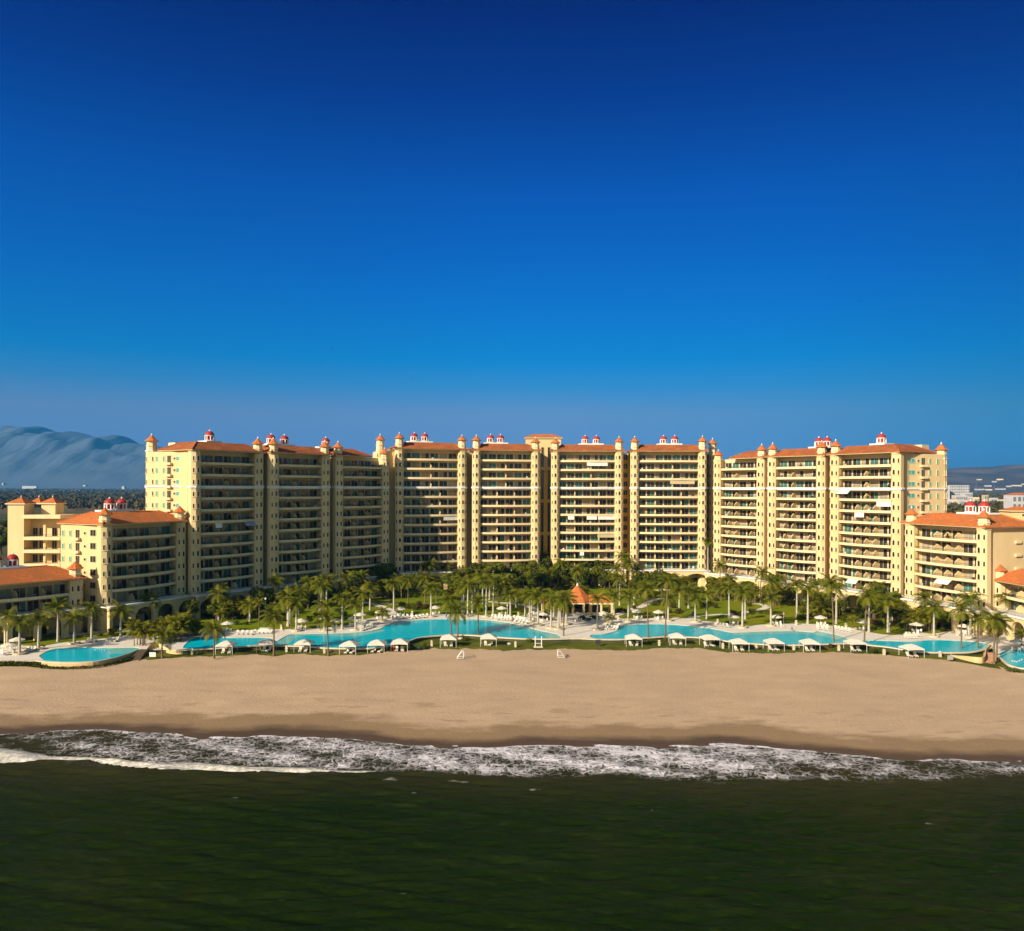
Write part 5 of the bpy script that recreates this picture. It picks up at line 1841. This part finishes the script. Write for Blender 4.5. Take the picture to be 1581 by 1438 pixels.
# stone lanterns
mb = MB()
mb.box(-.24, .24, -.24, .24, 0, .75)
mb.box(-.33, .33, -.33, .33, .75, .85)
mb.box(-.2, .2, -.2, .2, .85, 1.15)
mb.ring(0, 0, [(.4, 1.15), (.40, 1.2), (.06, 1.42)], 4)
LANT = mb.mesh('stone_lantern', M['stone'])
for k, x, y, g in [(2, 548, 852, S), (2, 1370, 830, S), (3, 240, 885, S), (3, 570, 897, S), (3, 1505, 835, S), (4, 375, 835, S), (4, 1105, 843, S), (6, 100, 830, S), (6, 655, 855, S), (6, 945, 864, S), (6, 1273, 870, S), (7, 762, 875, S), (7, 1157, 912, S), (8, 850, 930, S),
                   (2, 655, 652, 'd'), (2, 1325, 632, 'd'), (3, 195, 690, 'd'), (3, 513, 675, 'd'), (3, 1335, 568, 'd'), (4, 205, 568, 'd'), (4, 1130, 580, 'd'), (5, 870, 605, 'd'), (6, 610, 640, 'd'), (7, 390, 652, 'd'), (7, 825, 680, 'd'), (8, 1000, 745, 'd')]:
    u, v = Z(k, x, y)
    p = G(u, v, 3.1 if g == S else 4.0)
    o = link('stone_lantern', LANT, None, (p.x, p.y, p.z - .02))
    later(o, 'small pale stone lantern', 'on beachside grass' if g == S else 'on pool deck', u, 'lantern', 'stone lanterns of the garden')

# lamp posts, signs, beach gear
def lamp_post(k, x, yb, yt, m, lab):
    u, v = Z(k, x, yb)
    p = G(u, v, 4)
    h = (yb - yt) / 5.646 / F * p.y
    r = thing('lamp_post', lab, 'lamp post', p)
    mb = MB()
    mb.ring(0, 0, [(.16, 0), (.16, .3), (.07, .34), (.05, h)], 8)
    mb.build('post', M[m], r)
    mb = MB()
    mb.ring(0, 0, [(.05, h), (.2, h + .1), (.26, h + .45), (.05, h + .62)], 8)
    mb.build('lamp_head', M['chalk'], r)


lamp_post(2, 1185, 615, 375, 'greenpole', 'tall thin green lamp post on the lawn below the second tall tower')
lamp_post(8, 540, 690, 450, 'greenpole', 'tall thin green lamp post beside the palm thicket on the right lawn')
lamp_post(8, 408, 715, 650, 'chalk', 'short white lamp post at the deck edge below the tenth tall tower')
lamp_post(5, 137, 735, 560, 'greenpole', 'green lamp post at the pool end left of the orange-roofed pavilion')
lamp_post(4, 1035, 580, 490, 'chalk', 'white lamp post on the lawn edge below the fifth tall tower')
lamp_post(6, 1185, 640, 560, 'chalk', 'white lamp post on the lawn edge below the ninth tall tower')


def board(k, x, y, w, h, m, lab, z=3.1, up=.35):
    u, v = Z(k, x, y)
    p = G(u, v, z)
    r = thing('notice_board', lab, 'sign', p)
    mb = MB()
    mb.box(-w / 2, w / 2, -.04, .04, up, up + h)
    mb.build('panel', M[m], r)
    for sx in (-1, 1):
        mb = MB()
        mb.box(sx * w * .4 - .04, sx * w * .4 + .04, .045, .11, 0, up + h * .8)
        mb.build('leg', M['wood'], r)


M['boardgrey'] = mat('grey_board', (.34, .33, .30), (.28, .27, .25), .8, 2)
board(8, 938, 968, 1.25, 1.0, 'boardgrey', 'small grey notice board on the grass by the right cream ramp')
board(1, 1330, 885, 1.4, 1.0, 'chalk', 'white notice board on the sand-coloured ramp beside the left pool')
board(5, 697, 835, 1.2, 1.2, 'iron', 'dark notice board on the grass in front of the pavilion steps')


def shower_frame():
    u, v = Z(4, 1305, 845)
    p = G(u, v, 3.1)
    r = thing('shower_frame', 'white frame of two posts on a pale base at the edge of the beach grass', 'outdoor shower', p)
    for sx in (-.75, .75):
        mb = MB()
        mb.box(sx - .1, sx + .1, -.1, .1, .2, 2.6)
        mb.build('post', M['chalk'], r)
    mb = MB()
    mb.box(-1.1, 1.1, -.6, .6, -.05, .2)
    mb.build('base', M['stone'], r)
    mb = MB()
    mb.box(-.65, .65, -.06, .06, .9, 1.0)
    mb.build('crossbar', M['chalk'], r)


shower_frame()


def goal(lab, u, v, sg):
    p = G(u, v, 2.85)
    p.z = interp(0, [0, 1], [2.93, 2.93])
    r = thing('football_goal', lab, 'goal', p)
    # goal mouth faces the other goal along x; net slopes away
    mb = MB()
    w, h, dp = 1.7, 1.35, 1.5 * sg
    for y in (-w / 2, w / 2):
        mb.tube([(0, y, 0), (0, y, h)], .06, 6)
        mb.tube([(0, y, h), (dp * .35, y, h)], .05, 6)
        mb.tube([(dp * .35, y, h), (dp, y, 0)], .05, 6)
        mb.tube([(0, y, 0), (dp, y, 0)], .05, 6)
    mb.tube([(0, -w / 2, h), (0, w / 2, h)], .06, 6)
    mb.tube([(dp, -w / 2, 0), (dp, w / 2, 0)], .05, 6)
    mb.build('frame', M['chalk'], r)
    mb = MB()
    for i in range(7):
        t = i / 6
        y = -w / 2 + w * t
        mb.tube([(dp * .35, y, h - .05), (dp * .98, y, .04)], .018, 4)
        z = .04 + (h - .1) * t
        x = dp * (.98 - .63 * t)
        mb.tube([(x, -w / 2, z), (x, w / 2, z)], .018, 4)
    mb.build('net', M['chalk'], r)


goal('small white football goal on the sand, left one of the pair', 716, 1016, -1)
goal('small white football goal on the sand, right one of the pair', 861, 1014.5, 1)


# sand-coloured ramp structures with steps
def ramp(lab, px, zs, steps, stairm):
    c = [G(u, v, 3.1) for u, v in px]
    o = c[0]
    r = thing('ramp_wall', lab, 'ramp', (o.x, o.y, 3.0))
    pts = [p - Vector((o.x, o.y, p.z)) for p in c]
    P = smooth_line(pts, 5)
    ZZ = smooth_line([(i, z, 0) for i, z in enumerate(zs)], 5)
    mb = MB()
    for i in range(len(P) - 1):
        a, b = P[i], P[i + 1]
        za, zb = ZZ[i].y, ZZ[i + 1].y
        t = Vector((0, .45, 0))
        mb.face([(a.x, a.y, -.2), (b.x, b.y, -.2), (b.x, b.y, zb), (a.x, a.y, za)])
        mb.face([(a.x, a.y, za), (b.x, b.y, zb), (b.x, b.y + .45, zb), (a.x, a.y + .45, za)])
        mb.face([(a.x, a.y + .45, za), (b.x, b.y + .45, zb), (b.x, b.y + .45, -.2), (a.x, a.y + .45, -.2)])
    mb.build('wall', M['sandwall'], r)
    (su, sv), (tu, tv), w, n = steps
    a, b = G(su, sv, 3.1), G(tu, tv, 4.0)
    mb = MB()
    d = (b - a)
    d.z = 0
    s = Vector((-d.y, d.x, 0)).normalized() * w / 2
    for i in range(n):
        p0, p1 = a + d * (i / n), a + d * ((i + 1) / n)
        q4 = [p0 - s, p1 - s, p1 + s, p0 + s]
        mb.prism([(p.x - o.x, p.y - o.y) for p in (q4[3], q4[0], q4[1], q4[2])], -.2, .12 + .95 * i / (n - 1), 0)
    mb.build('steps', M[stairm], r)


ramp('sand-coloured curved ramp wall with dark wooden stair between the two left pools', [(214, 1020), (222, 1014), (232, 1008), (241, 1005), (252, 1007), (266, 1010), (282, 1010), (292, 1006)], [.1, .9, 1.9, 2.2, 1.5, .9, .8, 1.0],
     ((206, 1019), (224, 1003), 2.4, 7), 'wood')
ramp('pale curved ramp wall with pink steps at the right end of the right pool', [(1463, 1012.5), (1476, 1016), (1492, 1020), (1506, 1023.5), (1518, 1024), (1522, 1020), (1523, 1012), (1530, 1003)], [.55, .6, 1.0, 1.3, 1.35, 1.4, 1.5, 1.3],
     ((1527, 1024), (1529, 1008), 2.6, 7), 'step')

# swim-up stools
ST = MB()
ST.ring(0, 0, [(.07, -.6), (.07, .18)], 6)
ST.ring(0, 0, [(.2, .18), (.22, .26)], 10)
ST = ST.mesh('bar_stool', M['chalk'])
for i, (k, x, y) in enumerate([(1, 830, 812), (1, 850, 808), (1, 870, 810), (1, 890, 813), (1, 912, 818), (8, 1480, 968), (8, 1500, 972), (8, 1518, 975), (8, 1540, 966), (8, 1562, 955)]):
    u, v = Z(k, x, y)
    p = G(u, v, 3.95)
    j = 0 if i < 5 else 3
    r, cx, cy = POOLS[j]
    link('bar_stool', ST, r, (p.x - cx, p.y - cy, 0))
# blue bin, white pool bar counter, red boards
def bin_(k, x, y, lab, m='bluec'):
    u, v = Z(k, x, y)
    p = G(u, v)
    mb = MB()
    mb.ring(0, 0, [(.34, 0), (.40, .95), (.44, .96), (.44, 1.03), (.1, 1.15)], 10)
    tag(mb.build('litter_bin', M[m], None, False, p), lab, 'bin')


bin_(6, 398, 566, 'blue litter bin at the lawn edge below the seventh tall tower')
mb = MB()
mb.box(-1.3, 1.3, -.35, .35, 0, .95)
mb.box(-1.45, 1.45, -.5, .5, .95, 1.05)
p = G(*Z(2, 1185, 655))
tag(mb.build('towel_counter', M['chalk'], None, False, p), 'long white towel counter on the pool deck below the first tall tower', 'counter')
RK = MB()
leaf = random.Random(8)
for i, (k, x, y, s) in enumerate([(3, 1390, 852, .5), (4, 262, 852, .5), (4, 625, 775, .7), (4, 1050, 820, .6), (8, 300, 1000, .4)]):
    mb = MB()
    q = random.Random(i + 70)
    mb.ring(0, 0, [(s * q.uniform(.7, 1), -.1), (s * q.uniform(.9, 1.2), s * .25), (s * .7, s * .6), (s * .2, s * .75)], 7)
    if i < 4:
        u, v = Z(k, x, y)
        p = G(u, v, 3.1)
        o = mb.build('garden_rock', M['stone'], None, False, p)
        later(o, 'pale rounded rock', 'on beachside grass', u, 'rock', 'rocks set in the beachside grass')


# people, far off: one continuous skinned figure each
def person(u, v, z, lab, cloth, sit=False, rz=0):
    p = G(u, v, z)
    if sit:
        J = [((0, 0, .28), .13), ((0, .02, .55), .13), ((0, .03, .75), .10), ((0, .02, .86), .05), ((0, 0, 1.0), .10),
             ((.1, -.38, .30), .075), ((.1, -.75, .06), .05), ((-.1, -.38, .30), .075), ((-.1, -.75, .06), .05), ((.2, .03, .70), .05), ((.3, .15, .40), .035), ((.32, .22, .08), .03), ((-.2, .03, .70), .05), ((-.3, .15, .40), .035), ((-.32, .22, .08), .03)]
    else:
        J = [((0, 0, .92), .13), ((0, 0, 1.15), .125), ((0, 0, 1.38), .12), ((0, 0, 1.5), .05), ((0, -.02, 1.64), .10),
             ((.1, -.02, .48), .075), ((.11, .03, .05), .05), ((-.1, .03, .48), .075), ((-.11, .1, .05), .05), ((.19, 0, 1.36), .05), ((.25, .02, 1.08), .04), ((.24, -.08, .84), .035), ((-.19, 0, 1.36), .05), ((-.25, .02, 1.08), .04), ((-.24, -.08, .84), .035)]
    E_ = [(0, 1), (1, 2), (2, 3), (3, 4), (0, 5), (5, 6), (0, 7), (7, 8), (2, 9), (9, 10), (10, 11), (2, 12), (12, 13), (13, 14)]
    me = bpy.data.meshes.new('person')
    me.from_pydata([j[0] for j in J], E_, [])
    me.materials.append(M['skin'])
    o = link('person', me, None, p, rz)
    sk = o.modifiers.new('skin', 'SKIN')
    for i, d in enumerate(me.skin_vertices[0].data) if me.skin_vertices else ():
        d.radius = (J[i][1], J[i][1])
        d.use_root = i == 0
    o.modifiers.new('smooth', 'SUBSURF').levels = 1
    b0 = J[0][0][2]
    mb = MB()
    mb.ring(0, .01, [(.17, b0 - (.14 if sit else .35)), (.175, b0 + .05), (.155, b0 + .22), (.165, b0 + .45), (.09, b0 + .56)], 10)
    mb.build('shirt', M[cloth], o, True)
    mb = MB()
    hz = J[4][0][2]
    mb.ring(0, .02, [(.108, hz + .0), (.112, hz + .06), (.07, hz + .125), (.02, hz + .14)], 10)
    mb.build('hair', M['dark'], o, True)
    tag(o, lab, 'person')


person(689, 955.5, 4.0, 'person in dark blue clothes standing at the back rim of the left winding pool', 'bluec', False, .4)
person(608, 1006, 3.1, 'person in a red shirt standing between two beach canopies', 'red', False, -.3)
person(1222.6, 974.0, 4.0, 'person in violet sitting on the back rim of the right winding pool', 'violet', True, .2)


def bird(u, v, Y, lab, roll, s=1.0):
    p = AT(u, v, Y)
    mb = MB()
    mb.tube([(0, -.45, 0), (0, -.3, .02), (0, 0, .03), (0, .35, .0), (0, .6, 0)], [.03, .09, .12, .07, .02], 6)
    for sg in (-1, 1):
        mb.face([(0, -.2, .05), (sg * .6, -.28, .22), (sg * .6, .1, .2), (0, .2, .05)])
        mb.face([(sg * .6, -.28, .22), (sg * 1.3, -.05, .12), (sg * 1.25, .08, .11), (sg * .6, .1, .2)])
        mb.face([(0, -.2, .02), (sg * .6, -.28, .19), (sg * .6, .1, .17), (0, .2, .02)])
    o = mb.build('bird', M['dark'], None, False, p)
    o.rotation_euler = (0, roll, .5)
    o.scale = (s, s, s)
    tag(o, lab, 'bird')


bird(512.5, 538, 420, 'dark bird high in the sky above the third tall tower', .9, .9)
bird(636.5, 588, 400, 'dark bird with spread wings low in the sky above the fourth tall tower', -.6, 1.2)
bird(1328, 466, 480, 'tiny dark bird high in the sky above the tenth tall tower', .3, .8)

# ================================================================ far background
pl = MB()
pl.face([(-12000, 322, 3.6), (12000, 322, 3.6), (12000, 12000, 3.6), (-12000, 12000, 3.6)])
pl.face([(-12000, 185, 2.9), (-150, 200, 2.9), (-150, 322, 3.6), (-12000, 322, 3.6)])
pl.face([(160, 200, 2.9), (12000, 185, 2.9), (12000, 322, 3.6), (160, 322, 3.6)])
struct(pl.build('plain', M['plain']))


def forest(name, seed, n, u0, u1, y0, y1, hmin, hmax, skip=None):
    q = random.Random(seed)
    mb = MB()
    for _ in range(n):
        Y = y0 * (y1 / y0) ** (q.random() ** .8)
        u = q.uniform(u0, u1)
        x = (u - U0) * Y / F
        if skip and skip(u, Y):
            continue
        g = 1 + max(0, Y - 1500) / 2500
        h, r = q.uniform(hmin, hmax) * (1 + .15 * g), q.uniform(3.5, 6.5) * g
        for i in range(15 if Y < 2500 else 10):
            a, e = q.uniform(0, 2 * PI), q.uniform(-.1, 1.5)
            d = Vector((math.cos(a) * math.cos(e), math.sin(a) * math.cos(e), math.sin(e)))
            c = Vector((x, Y, 3.6 + h * .55)) + Vector((d.x * r, d.y * r, d.z * h * .45)) * q.uniform(.8, 1.05)
            nn = (d + Vector((q.gauss(0, .5), q.gauss(0, .5), q.gauss(0, .5)))).normalized()
            t = nn.cross(Vector((q.gauss(0, 1), q.gauss(0, 1), q.gauss(0, 1)))).normalized()
            b = nn.cross(t)
            s = r * q.uniform(.35, .7)
            mb.face([c - t * s, c - b * s * .8, c + t * s, c + b * s * .8])
    o = mb.build(name, M['forest'])
    o['kind'] = 'stuff'
    return o


forest('forest', 1, 5200, -140, 330, 1160, 7500, 7, 13)
forest('forest', 2, 5200, 1430, 1660, 430, 4600, 8, 15, skip=lambda u, Y: 900 < Y < 1050)
forest('forest', 4, 500, 300, 1420, 420, 1500, 6, 10)


def sheet_px(name, px, m, z=3.62):
    mb = MB()
    mb.face([G(u, v, z) for u, v in px])
    struct(mb.build(name, m))


sheet_px('field', [(100, 803), (260, 797), (260, 790.5), (160, 792), (60, 797)], M['field'])
# nearer individual trees seen past the left gallery block
fq = random.Random(3)
for i, (u, v, s) in enumerate(sorted([(2, 856, 1.9), (-8, 862, 2.0), (9, 838, 1.7), (-3, 840, 1.6), (6, 822, 1.5), (-12, 815, 1.6), (14, 815, 1.4)])):
    o = thing('broadleaf_tree', '', 'tree', G(u, v), fq.uniform(0, 6))
    tk, cr = TREES[i % 4]
    link('trunk', tk, o, sc=(s,) * 3)
    link('crown', cr, o, sc=(s,) * 3)
    tag(o, f'bright green tree behind the gallery block at the left edge, {ORD[i]} from left', 'tree', 'trees behind the gallery block')
RT = []
for i, (u, v, s) in enumerate([(1478, 797, 1.6), (1500, 802, 1.7), (1535, 800, 1.7), (1556, 803, 1.8), (1576, 806, 1.6), (1520, 795, 1.6), (1549, 790, 1.5), (1470, 790, 1.5), (1600, 800, 1.7)]):
    o = thing('broadleaf_tree', '', 'tree', G(u, v), fq.uniform(0, 6))
    tk, cr = TREES[i % 4]
    link('trunk', tk, o, sc=(s * 1.3, s * 1.3, s))
    link('crown', cr, o, sc=(s * 1.5, s * 1.5, s))
    RT.append((u, o))


for i, (u, o) in enumerate(sorted(RT, key=lambda t: t[0])):
    tag(o, f'dark green tree behind the roofs at the right edge, {ORD[i]} from left', 'tree', 'trees behind the right roofs')


HILLZ = {}


def hills(name, prof, Y, depth, m, nx, seed, amp):
    """terrain with a ridge line seen at the given pixels; bell section with gullies"""
    from mathutils import noise
    pts = [AT(u, v, Y) for u, v in prof]
    X, Zs = [p.x for p in pts], [p.z for p in pts]

    def me_z(x, k):
        z = 2 + (max(interp(x, X, Zs), 3) - 2) * (math.sin(PI / 2 * min(1, k / 24)) ** 1.3 if k <= 24 else math.cos(PI / 2 * (k - 24) / 16))
        if 0 < k < 24:
            nz = noise.fractal(Vector((x / 300 + seed, k * depth / 24 / 300, seed)), .9, 2.1, 6)
            z *= 1 + amp * math.sin(PI * k / 24) ** .5 * nz * (1 - .8 * (k / 24) ** 6) - amp * .25 * math.sin(PI * k / 24)
        return z

    me_rows = lambda x: [(Y + depth * (k / 24 - 1), me_z(x, k), {}) for k in range(41)]
    HILLZ[name] = lambda x, y: (lambda k: me_z(x, k))(24 * ((y - Y) / depth + 1))
    me = grid_mesh(name, spaced(X[0], X[-1], nx), me_rows)
    me.materials.append(m)
    struct(link(name, me))


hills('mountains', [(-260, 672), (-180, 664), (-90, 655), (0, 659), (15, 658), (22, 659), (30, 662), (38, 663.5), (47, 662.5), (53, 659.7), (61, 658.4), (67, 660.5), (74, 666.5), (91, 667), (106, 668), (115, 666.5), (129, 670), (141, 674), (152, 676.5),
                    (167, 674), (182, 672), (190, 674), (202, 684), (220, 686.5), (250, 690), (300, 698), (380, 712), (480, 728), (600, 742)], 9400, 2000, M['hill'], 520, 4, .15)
hills('hills', [(1200, 745), (1300, 735), (1400, 728), (1440, 726), (1462, 724), (1480, 722.6), (1497, 721.5), (1509, 723), (1520, 724), (1537, 724), (1549, 721), (1560, 718), (1572, 717.5), (1581, 718), (1620, 714), (1700, 705), (1800, 712)], 7000, 2400, M['hillr'], 260, 6, .12)


def slope_y(u, v):
    # distance at which the dry hillside shows at this pixel
    for i in range(240):
        Y = 4620 + i * 10
        p = AT(u, v, Y)
        if p.z <= HILLZ['hills'](p.x, Y):
            return Y
    return 6900


def far_building(u0, u1, vt, Y, d, lab, floors=0, cols=0, m='town', roof=None):
    a, b = XY(u0, Y), XY(u1, Y)
    zt = AT((u0 + u1) / 2, vt, Y).z
    g0 = zt - 24 if Y > 4640 and u0 > 1000 else 3.6
    w = b.x - a.x
    r = thing('far_building', lab, 'building', ((a.x + b.x) / 2, Y, g0))
    h = zt - g0
    mb = MB()
    mb.box(-w / 2, w / 2, 0, d, 0, h)
    mb.build('wall', M[m], r)
    if roof:
        mb = MB()
        mb.face([(-w / 2 - .5, -.5, h + .05), (w / 2 + .5, -.5, h + .05), (w / 4, d / 2, h + w * .09), (-w / 4, d / 2, h + w * .09)])
        mb.face([(w / 2 + .5, -.5, h + .05), (w / 2 + .5, d, h + .05), (w / 4, d / 2, h + w * .09)])
        mb.face([(-w / 2 - .5, -.5, h + .05), (-w / 4, d / 2, h + w * .09), (-w / 2 - .5, d, h + .05)])
        mb.build('roof', M['tile'], r)
    if floors:
        win = MB()
        win.box(-w / cols * .3, w / cols * .3, -.12, .02, .9, h / floors * .72)
        win = win.mesh('window', M['townglass'])
        for k in range(1 if floors > 2 else 0, floors):
            for i in range(cols):
                link('window', win, r, (-w / 2 + w * (i + .5) / cols, 0, h * k / floors))


far_building(1462, 1466.5, 751.5, 1480, 20, 'bright white end wing of the distant grey hotel at right')
far_building(1466.5, 1496.5, 749.5, 1500, 18, 'long grey-white hotel with rows of small windows, far off at right', 9, 11)
far_building(1490, 1502, 761, 1440, 16, 'white stepped annex in front of the distant grey-white hotel', 4, 4)
far_building(1476, 1494, 765, 1380, 14, 'low white wing with dark windows before the distant hotel', 3, 6)
far_building(1520, 1526, 764.5, 1300, 8, 'small tan tower block among the distant trees at right', 4, 2, 'beige')
far_building(1563, 1600, 764.5, 900, 16, 'white building with red roof cut by the right edge above the trees', 4, 5, 'town', 1)
q = random.Random(21)
FARH = []
HOUSES = [(1464, 1470, 771.5, 1250), (1472, 1480, 771, 1260), (1483, 1489, 771.5, 1240), (1490, 1496, 772, 1250), (1498, 1504, 771.5, 1220), (1505, 1512, 768, 1500), (1531, 1541, 769, 1600), (1544, 1553, 771.5, 1500), (1507, 1520, 755, 5000), (1524, 1532, 755.5, 5000),
          (1539, 1553, 754.5, 5000), (1510, 1516, 740, 5900), (1534, 1539, 743, 5700), (1541, 1549, 739.5, 5900), (1556, 1562, 750, 5200), (1564, 1578, 749, 5250), (1522, 1531, 749.5, 5200), (1580, 1592, 747, 5300)]
for i, (a, b, vt, Y) in enumerate(HOUSES):
    Y = slope_y((a + b) / 2, vt + 2.2) if Y > 4900 else Y
    far_building(a, b, vt, Y, 9 if Y < 2000 else 20, f'low pale town house far off at right, {ORD[i]} from left in the photo' if i < 8 else f'pale roof at the foot of the distant dry hills, {ORD[i - 8]} of its row',
                 2 if Y < 2000 else 0, 3, ('town', 'band', 'town', 'coping')[i % 4], 1 if i in (1, 3) else None)
for i, (a, b, vt, Y) in enumerate([(-30, 41, 757, 5200), (101, 123, 757, 5200), (135.5, 142, 758, 5000), (60, 98, 757.6, 5400), (34, 56, 750.6, 7400), (188, 192, 751, 6400), (128, 132, 749, 7600), (3, 5, 746, 7600)]):
    far_building(a, b, vt, Y, 30, ['long white low shed on the plain at the left edge', 'white low shed right of the long one on the far plain', 'short white shed, third along the far plain', 'thin grey shed between two white sheds on the plain',
                                   'pale hazy building strip near the left horizon', 'small white building on the horizon beside the first tower', 'tiny pale building on the left horizon', 'tiny pale tower at the far left horizon'][i])
# thin masts in the distance
for u, v, vt, Y, lab in [(1507, 760, 744, 2000, 'thin radio mast beside the distant hotel'), (1535, 758, 743, 2600, 'thin radio mast among the roofs at the foot of the dry hills')]:
    p, t = AT(u, v, Y), AT(u, vt, Y)
    mb = MB()
    mb.ring(0, 0, [(.45, 0), (.3, t.z - p.z)], 5)
    tag(mb.build('radio_mast', M['townglass'], None, False, (p.x, p.y, p.z)), lab, 'mast')

finish_labels()

# ---- air
hz = MB()
hz.box(-12600, 12600, -12600, 12600, -12, 800)
ho = hz.build('haze', [])
ho['kind'] = 'stuff'
hm = bpy.data.materials.new('pale_haze')
hm.use_nodes = True
nt = hm.node_tree
nt.nodes.remove(nt.nodes['Principled BSDF'])
pv = nd(nt, 'ShaderNodeVolumePrincipled')
pv.inputs['Color'].default_value = (*HAZE_COL, 1)
pv.inputs['Density'].default_value = HAZE_D
pv.inputs['Anisotropy'].default_value = 0.0
nt.links.new(pv.outputs[0], nt.nodes['Material Output'].inputs['Volume'])
ho.data.materials.append(hm)

# ---- daylight
SE, SAZ = math.radians(SUN_EL), math.radians(SUN_AZ)     # azimuth measured from -Y (behind the camera) towards -X
sd = Vector((-math.sin(SAZ) * math.cos(SE), -math.cos(SAZ) * math.cos(SE), math.sin(SE)))
L = bpy.data.lights.new('sun', 'SUN')
L.energy = SUN_E
L.angle = math.radians(.5)
L.color = SUN_COL
lo = bpy.data.objects.new('sun', L)
C.objects.link(lo)
lo.rotation_euler = (-sd).to_track_quat('-Z', 'Y').to_euler()
lo.location = sd * 300
w = bpy.data.worlds.new('World')
bpy.context.scene.world = w
w.use_nodes = True
nt = w.node_tree
bg = nt.nodes['Background']
sky = nd(nt, 'ShaderNodeTexSky', sky_type='NISHITA')
sky.sun_disc = False
sky.sun_elevation = SE
sky.sun_rotation = math.atan2(sd.x, sd.y)
sky.altitude = 50
sky.air_density = 1.0
sky.dust_density = .6
sky.ozone_density = 3.0
tc = nd(nt, 'ShaderNodeTexCoord')
sx = nd(nt, 'ShaderNodeSeparateXYZ')
nt.links.new(tc.outputs['Generated'], sx.inputs[0])
tint = ramp_node(nt, sx.outputs['Z'], SKY_TINT)
# the sunward half of the sky, behind the camera, is tinted paler and warmer as added fill light
yy = math_node(nt, 'MULTIPLY', math_node(nt, 'SUBTRACT', .05, sx.outputs['Y']), 2.2, True)
tint = mix_node(nt, yy, tint, SKY_BACK)
mul = nd(nt, 'ShaderNodeMix', data_type='RGBA', blend_type='MULTIPLY')
mul.inputs[0].default_value = 1
nt.links.new(sky.outputs[0], mul.inputs[6])
nt.links.new(tint, mul.inputs[7])
# deeper blue towards +X, as a polarised sky is away from the sun
xx = math_node(nt, 'ADD', math_node(nt, 'MULTIPLY', sx.outputs['X'], .5), .5)
side = ramp_node(nt, xx, SKY_SIDE)
mul2 = nd(nt, 'ShaderNodeMix', data_type='RGBA', blend_type='MULTIPLY')
mul2.inputs[0].default_value = 1
nt.links.new(mul.outputs[2], mul2.inputs[6])
nt.links.new(side, mul2.inputs[7])
nt.links.new(mul2.outputs[2], bg.inputs['Color'])
bg.inputs['Strength'].default_value = SKY_S

# ---- camera
cam = bpy.data.cameras.new('camera')
cam.sensor_width = 36
cam.sensor_fit = 'HORIZONTAL'
cam.lens = 36 * F / 1581
cam.shift_y = (V0 - 719) / 1581
cam.clip_end = 40000
cam.clip_start = 1
co = bpy.data.objects.new('camera', cam)
C.objects.link(co)
co.location = (0, 0, H)
co.rotation_euler = (PI / 2, -K, 0)
sc = bpy.context.scene
sc.camera = co
sc.view_settings.view_transform = 'Standard'
sc.view_settings.look = 'None'
sc.view_settings.gamma = 1
sc.view_settings.exposure = EXPOSURE
cy = sc.cycles
cy.max_bounces = 6
cy.diffuse_bounces = 3
cy.glossy_bounces = 2
cy.transmission_bounces = 2
cy.transparent_max_bounces = 6
cy.volume_bounces = 0
cy.caustics_reflective = False
cy.caustics_refractive = False
cy.sample_clamp_indirect = 4
cy.use_denoising = True
cy.use_adaptive_sampling = True
cy.adaptive_threshold = .02
